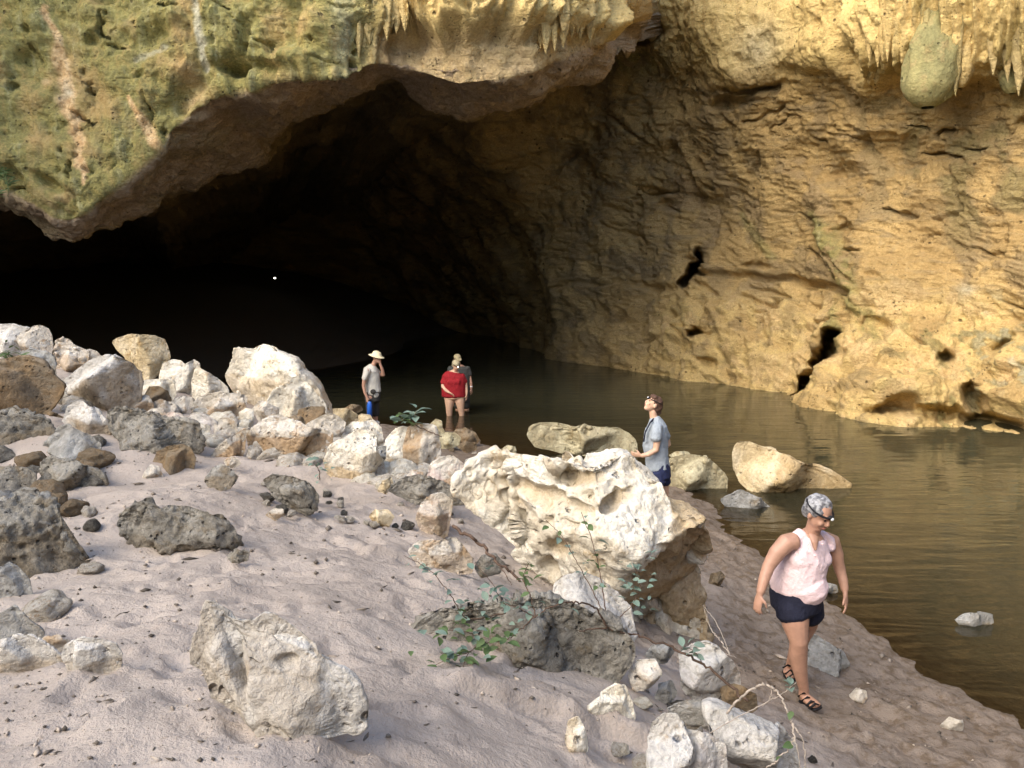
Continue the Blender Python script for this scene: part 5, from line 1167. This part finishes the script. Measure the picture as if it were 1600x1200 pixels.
M['twig'] = simple('brown_twig', (0.13, 0.085, 0.06), 0.85, 0.4, 40, 0.4)
M['dry_twig'] = simple('pale_dry_twig', (0.42, 0.36, 0.30), 0.85, 0.3, 40, 0.4)
rl = np.random.default_rng(23)

def leaf_mesh(name, ratio, mat):
    t = np.linspace(0, 1, 7); w = ratio * np.sin(math.pi * t ** 0.8) * 0.5; v, f = [], []
    for i, (a, b_) in enumerate(zip(t, w)):
        z = 0.10 * math.sin(a * 2.4)
        v += [(a, -b_, z + 0.35 * b_), (a, 0, z), (a, b_, z + 0.35 * b_)]
        if i: k = 3 * i; f += [(k - 3, k - 2, k + 1, k), (k - 2, k - 1, k + 2, k + 1)]
    me = bpy.data.meshes.new(name); me.from_pydata([tuple(map(float, q)) for q in v], [], f); me.update()
    me.polygons.foreach_set('use_smooth', np.ones(len(me.polygons), bool)); me.materials.append(M[mat]); return me
LEAF = {k: leaf_mesh('leaf', 0.55, m) for k, m in (('g', 'leaf'), ('b', 'leaf_blue'))}
LEAF['n'] = leaf_mesh('leaf', 0.22, 'leaf')

def spline(p, n=10):
    p = np.array(p, float); q = np.r_[[2 * p[0] - p[1]], p, [2 * p[-1] - p[-2]]]; o = []
    for i in range(len(p) - 1):
        a, b_, c, d = q[i:i + 4]; t = np.linspace(0, 1, n, endpoint=False)[:, None]
        o.append(0.5 * (2 * b_ + (c - a) * t + (2 * a - 5 * b_ + 4 * c - d) * t ** 2 + (3 * b_ - a - 3 * c + d) * t ** 3))
    return np.r_[np.concatenate(o), p[-1:]]

def stem(parent, org, pts, r0, r1, mat, name='stem'):
    c = spline([at_y(*p) for p in pts]); c[1:-1] += rl.normal(0, r0 * 0.6, (len(c) - 2, 3))
    s = Soup(); s.tube(c, np.linspace(r0, r1, len(c)), 7); s.build(name, M[mat], parent=parent, org=org, remesh=False); return c

def leaves(parent, org, c, n, size, kind, lo=0.2, hi=1.0, spread=0.02):
    for k in range(n):
        i = int((lo + (hi - lo) * (k + rl.uniform(0, .6)) / n) * (len(c) - 1)); p = c[min(i, len(c) - 1)] - np.array(org) + rl.normal(0, spread, 3)
        o = link('leaf', LEAF[kind if kind != 'm' else ('g' if rl.random() < .5 else 'b')], None, parent, tuple(p))
        z = rl.uniform(0, 2 * math.pi); o.rotation_euler = (rl.uniform(-.7, .7), rl.uniform(-.5, .5), z); o.scale = (size * rl.uniform(.7, 1.25),) * 3

def plant(name, label, cat, p): return link(name, None, None, None, tuple(p), label=label, category=cat)

o_ = at_y(1165, 1092, 4.35); vine = plant('vine', 'straggly leafy vine sprawling over the grey spongy karst slab', 'vine', o_)
c0 = stem(vine, o_, [(1168,1095,4.35),(1110,1046,4.40),(1050,1011,4.42),(990,991,4.40),(945,982,4.36),(905,986,4.30)], .0085, .004, 'twig', 'main_stem')
c1 = stem(vine, o_, [(948,981,4.36),(932,952,4.30),(900,941,4.22),(868,946,4.15),(838,962,4.08),(812,985,4.02),(790,1000,3.98)], .0055, .0028, 'twig')
c2 = stem(vine, o_, [(948,980,4.36),(943,930,4.50),(930,860,4.62),(908,800,4.72)], .0040, .0018, 'twig')
c3 = stem(vine, o_, [(944,975,4.37),(934,940,4.46),(905,885,4.58),(878,838,4.66),(852,812,4.72)], .0035, .0015, 'twig')
c4 = stem(vine, o_, [(836,963,4.08),(828,930,4.14),(818,905,4.18),(826,880,4.2)], .0040, .0020, 'twig')
c5 = stem(vine, o_, [(790,958,4.05),(730,966,3.98),(705,930,3.98),(672,892,4.02),(632,868,4.06)], .0035, .0015, 'twig')
c6 = stem(vine, o_, [(836,964,4.08),(805,948,4.10),(785,940,4.10),(770,912,4.14),(742,880,4.2)], .0030, .0014, 'twig')
c7 = stem(vine, o_, [(950,980,4.4),(985,948,4.5),(1000,915,4.6),(990,880,4.66)], .0030, .0014, 'twig')
c8 = stem(vine, o_, [(790,1000,3.98),(760,1005,3.92),(735,1018,3.86),(722,1045,3.80),(720,1075,3.78)], .0032, .0014, 'twig')
c9 = stem(vine, o_, [(760,1005,3.92),(735,990,3.9),(700,985,3.86),(670,990,3.84)], .0028, .0014, 'twig')
c10 = stem(vine, o_, [(735,1018,3.86),(700,1030,3.80),(668,1045,3.78)], .0026, .0014, 'twig')
c11 = stem(vine, o_, [(1100,1040,4.4),(1082,1016,4.42),(1062,1012,4.44)], .003, .0014, 'twig')
leaves(vine, o_, c8, 30, .064, 'g', 0.0, 1, .045); leaves(vine, o_, c9, 28, .056, 'm', 0.0, 1, .05); leaves(vine, o_, c10, 18, .060, 'm', 0.0, 1, .04)
leaves(vine, o_, c1, 10, .055, 'b', 0.4, 1, .03); leaves(vine, o_, c5, 24, .055, 'b', 0.1, 1, .03); leaves(vine, o_, c6, 24, .055, 'b', 0.2, 1, .03)
leaves(vine, o_, c4, 14, .062, 'g', 0.5, 1, .02); leaves(vine, o_, c2, 14, .06, 'm', 0.3, 1, .02); leaves(vine, o_, c3, 10, .058, 'm', 0.4, 1, .02)
leaves(vine, o_, c7, 36, .055, 'b', 0.35, 1, .05); leaves(vine, o_, c11, 9, .065, 'b', 0.3, 1, .012)

o_ = at_y(1140, 1112, 3.55); tw = plant('bare_twig', 'pale bare twig arching over the stones at lower right', 'twig', o_)
d0 = stem(tw, o_, [(1136,1114,3.60),(1162,1086,3.55),(1190,1070,3.5),(1212,1078,3.48),(1226,1102,3.45),(1238,1132,3.42),(1238,1160,3.40),(1216,1186,3.42),(1190,1204,3.45)], .0060, .0028, 'dry_twig', 'main_stem')
stem(tw, o_, [(1238,1132,3.42),(1254,1155,3.40),(1258,1190,3.40),(1256,1215,3.4)], .0038, .0022, 'dry_twig')
stem(tw, o_, [(1238,1140,3.42),(1246,1170,3.38),(1252,1210,3.38)], .0032, .0020, 'dry_twig')
stem(tw, o_, [(1206,1072,3.5),(1204,1090,3.5),(1192,1104,3.52)], .0026, .0012, 'dry_twig')
d1 = stem(tw, o_, [(1092,1156,3.5),(1150,1122,3.5),(1200,1096,3.5),(1228,1080,3.5),(1244,1066,3.5)], .0024, .0014, 'dry_twig')
leaves(tw, o_, d1, 5, .060, 'b', .8, 1, .01); leaves(tw, o_, d0, 3, .060, 'g', .55, 1, .02)

o_ = at_y(812, 905, 5.45); pl = plant('stick', 'brown fallen stick propped against the left edge of the huge boulder', 'stick', o_)
stem(pl, o_, [(708,822,5.75),(745,846,5.65),(775,876,5.55),(812,908,5.45)], .013, .009, 'twig', 'shaft'); stem(pl, o_, [(775,876,5.55),(785,890,5.4),(800,915,5.35)], .005, .002, 'twig', 'side_twig')

o_ = at_y(1108, 985, 5.2); pl = plant('bare_twig', 'thin upright dead twigs at the right foot of the huge boulder', 'twig', o_)
stem(pl, o_, [(1140,1022,5.1),(1125,1000,5.15),(1112,985,5.2),(1100,950,5.3)], .006, .002, 'dry_twig'); stem(pl, o_, [(1140,1020,5.1),(1120,975,5.2),(1098,945,5.3)], .003, .0015, 'dry_twig'); stem(pl, o_, [(1080,1006,5.0),(1110,1012,5.05),(1150,1028,5.0)], .004, .002, 'dry_twig')

o_ = at_y(648, 668, 9.45); pl = plant('sprig', 'small green sprig on top of the tall cream boulder near the water', 'plant', o_)
e0 = stem(pl, o_, [(690,682,9.40),(665,672,9.43),(645,662,9.45),(628,655,9.47),(616,652,9.5)], .006, .003, 'twig'); e1 = stem(pl, o_, [(645,664,9.45),(647,650,9.45),(652,640,9.45)], .005, .002, 'twig')
leaves(pl, o_, e0, 18, .13, 'm', .45, 1, .03); leaves(pl, o_, e1, 10, .15, 'b', .3, 1, .02)
o_ = at_y(590, 752, 8.3); pl = plant('sprig', 'dark scrubby sprig between the long brown-faced block and the pyramid boulder', 'plant', at_y(500, 745, 8.5))
e0 = stem(pl, at_y(500, 745, 8.5), [(500,748,8.5),(498,735,8.5),(492,725,8.5)], .006, .003, 'twig'); leaves(pl, at_y(500, 745, 8.5), e0, 14, .07, 'b', 0, 1, .05)
o_ = at_y(12, 562, 11.0); pl = plant('grass_tuft', 'bright green tuft among slabs at the left edge', 'plant', o_)
e0 = stem(pl, o_, [(14,566,11.0),(14,556,11.0),(12,548,11.0)], .008, .003, 'leaf'); leaves(pl, o_, e0, 30, .16, 'n', 0, 1, .06)
o_ = at_y(-6, 268, 17.9); pl = plant('fern', 'bright green fern hanging at the left edge of the cliff', 'fern', o_)
for q in range(5):
    e0 = stem(pl, o_, [(-14,272,18.1),(-6,266 + 2 * q,17.9),(4 + q * 2,264 + 6 * q,17.7),(9 + q,272 + 9 * q,17.6)], .010, .004, 'leaf', 'frond'); leaves(pl, o_, e0, 9, .22, 'n', 0.2, 1, .02)

# ------------------------------------------------------------------ loose stones: the ones that fill the rubble ridge, and the grit on the sand
rg = np.random.default_rng(42)
STONES = []
for k in range(4):
    V, Fc = ico(4); sc3 = rg.uniform(.7, 1.15, 3) * np.array([1.1, 1.0, .75]); L = V * sc3
    for j in range(16):
        nv = rg.normal(size=3); nv /= np.linalg.norm(nv); s_ = L @ nv; L -= np.clip(s_ - np.quantile(s_, .90), 0, None)[:, None] * nv
    L += vert_normals(L, Fc) * (0.10 * fbm(L * 1.8 + k * 9, 4))[:, None]
    for kind in ('pale', 'white', 'grey', 'brown', 'slate'):
        STONES.append((kind, new_mesh('stone', L, Fc, colors={'tint': np.zeros((len(L), 3))})))
        STONES[-1][1].materials.append(M[kind])
import re
_near = []
for (poly_, kind_, lab_, *_r), k_ in ROCKS:
    sh_ = re.split(r",| with | on | at | in | of | below | above | behind | beside | under | beneath | right | left | rightmost | between | against | perched | leaning | lying | cut | half | standing | alone | jutting | cast | sunk | resting | tucked | propping | wedged | breaking | just | by | stuck | running | beyond | filling | among | and | near ", lab_)[0]
    if len(sh_.split()) >= 3 and k_.get('name') != 'stone': p_ = np.array(poly_, float); _near.append((p_[:, 0].mean(), p_[:, 1].max(), sh_, np.ptp(p_[:, 0])))
_tone = {'pale': 'pale', 'white': 'white', 'grey': 'dark grey', 'brown': 'brown', 'slate': 'light grey'}
def scatter(n, region, kinds, smin, smax, label, group, seed):
    rg = np.random.default_rng(seed); k = 0
    while k < n:
        px, py = rg.uniform(region[0], region[2]), rg.uniform(region[1], region[3])
        if not region[4](px, py): continue
        g = hit_ground(px, py)
        if g[2] < 0.02: continue
        opts = [(kd, m) for kd, m in STONES if kd in kinds]; r = rg.uniform(smin, smax) * rg.uniform(.6, 1)
        kd, me_ = opts[rg.integers(len(opts))]
        bx_, by_, sh_, w_ = min(_near, key=lambda t: math.hypot(t[0] - px, 1.4 * (t[1] - py)))
        where = 'left of' if px < bx_ - 0.35 * w_ else 'right of' if px > bx_ + 0.35 * w_ else 'in front of' if py > by_ - 6 else 'behind'
        o = link('stone', me_, None, None, (g[0], g[1], g[2] + r * 0.15), label=f"{'larger' if r > 0.55 * smax else 'small'} {_tone[kd]} {label} {where} the {sh_}", category='stone', group=group)
        o.rotation_euler = (rg.uniform(-.5, .5), rg.uniform(-.5, .5), rg.uniform(0, 6.28)); o.scale = (r * rg.uniform(.8, 1.3), r, r * rg.uniform(.7, 1)); k += 1
scatter(110, (60, 600, 700, 770, lambda x, y: 560 + 0.235 * x < y < 612 + 0.262 * x), ('pale', 'white'), .08, .24, 'ridge stone', 'rubble between the ridge boulders', 3)
scatter(34, (380, 745, 730, 830, lambda x, y: 700 + 0.13 * x < y < 745 + 0.13 * x), ('pale', 'grey'), .025, .075, 'cobble', 'cobbles below the ridge', 4)
scatter(30, (940, 1040, 1270, 1195, lambda x, y: y > 1040 + (x - 940) * 0.35), ('pale', 'white', 'grey'), .02, .065, 'rubble stone', 'rubble at the lower right', 5)
scatter(16, (0, 650, 160, 960, lambda x, y: True), ('brown', 'grey', 'pale'), .04, .14, 'loose stone', 'rubble in the left pile', 6)
scatter(20, (-30, 650, 150, 800, lambda x, y: y > 640 + 0.35 * x), ('brown', 'grey', 'slate'), .12, .27, 'packed stone', 'packed stones of the left pile', 8)
scatter(16, (700, 690, 1000, 735, lambda x, y: True), ('brown', 'pale'), .03, .09, 'shore stone', 'stones on the wet shore', 7)

n = 3600                                         # grit, dark crumbs and shell-white chips
gp = []
while len(gp) < n:
    px, py = rg.uniform(-40, 1640, 400), rg.uniform(700, 1215, 400)
    dens = 0.25 + 0.75 * smooth01(fbm(np.stack([px / 130, py / 60, px * 0], -1), 3), -0.1, 0.4) + 0.6 * blob(px, py, 230, 880, 150, 70)
    for x, y in zip(px[rg.random(400) < dens], py[rg.random(400) < dens]): gp.append((x, y))
gp = np.array(gp[:n]); rx, ry, rz = ray(gp[:, 0], gp[:, 1]); s = np.full(n, 1.2); done = np.zeros(n, bool); best = np.zeros(n)
for t in np.linspace(1.4, 24, 260):
    z = ground_z(rx * t, ry * t); hit = (~done) & (CAM_Z + rz * t < z); best[hit] = t; done |= hit
ok = done & (CAM_Z + rz * best > 0.03); bx, by = (rx * best)[ok], (ry * best)[ok]
ix, iy = np.clip(np.searchsorted(gx, bx), 1, len(gx) - 1), np.clip(np.searchsorted(gy, by), 1, len(gy) - 1)
bz = GZ[iy, ix]
oct_v = np.array([[1, 0, 0], [-1, 0, 0], [0, 1, 0], [0, -1, 0], [0, 0, .7], [0, 0, -.7]]); oct_f = np.array([[0, 2, 4], [2, 1, 4], [1, 3, 4], [3, 0, 4], [2, 0, 5], [1, 2, 5], [3, 1, 5], [0, 3, 5]])
m = len(bx); r = (0.0035 + 0.012 * rg.random(m) ** 4) * np.clip(by / 4, .8, 1.8); jit = rg.uniform(.5, 1.5, (m, 6, 3)); ang = rg.uniform(0, 6.28, m)
jit[:, :, 0] *= np.where(rg.random(m) < .22, 3.0, 1.0)[:, None]
vv = oct_v[None] * jit * r[:, None, None]; ca, sa = np.cos(ang)[:, None], np.sin(ang)[:, None]
vv = np.stack([vv[..., 0] * ca - vv[..., 1] * sa, vv[..., 0] * sa + vv[..., 1] * ca, vv[..., 2]], -1) + np.stack([bx, by, bz + r * .3], -1)[:, None]
tone = np.where(rg.random(m) < .62, rg.uniform(.06, .16, m), np.where(rg.random(m) < .6, rg.uniform(.15, .3, m), .42))
tc_ = np.repeat(tone[:, None] * np.array([1, .84, .68]), 6, 0)
b = NB('grit'); at_ = b.n.new('ShaderNodeAttribute'); at_.attribute_name = 'shade'; b.done(at_.outputs['Color'], 0.9); M['grit'] = b.m
link('sand_grit', new_mesh('sand_grit', vv.reshape(-1, 3), (oct_f[None] + 6 * np.arange(m)[:, None, None]).reshape(-1, 3), smooth=False, colors={'shade': tc_}), M['grit'], kind='stuff')
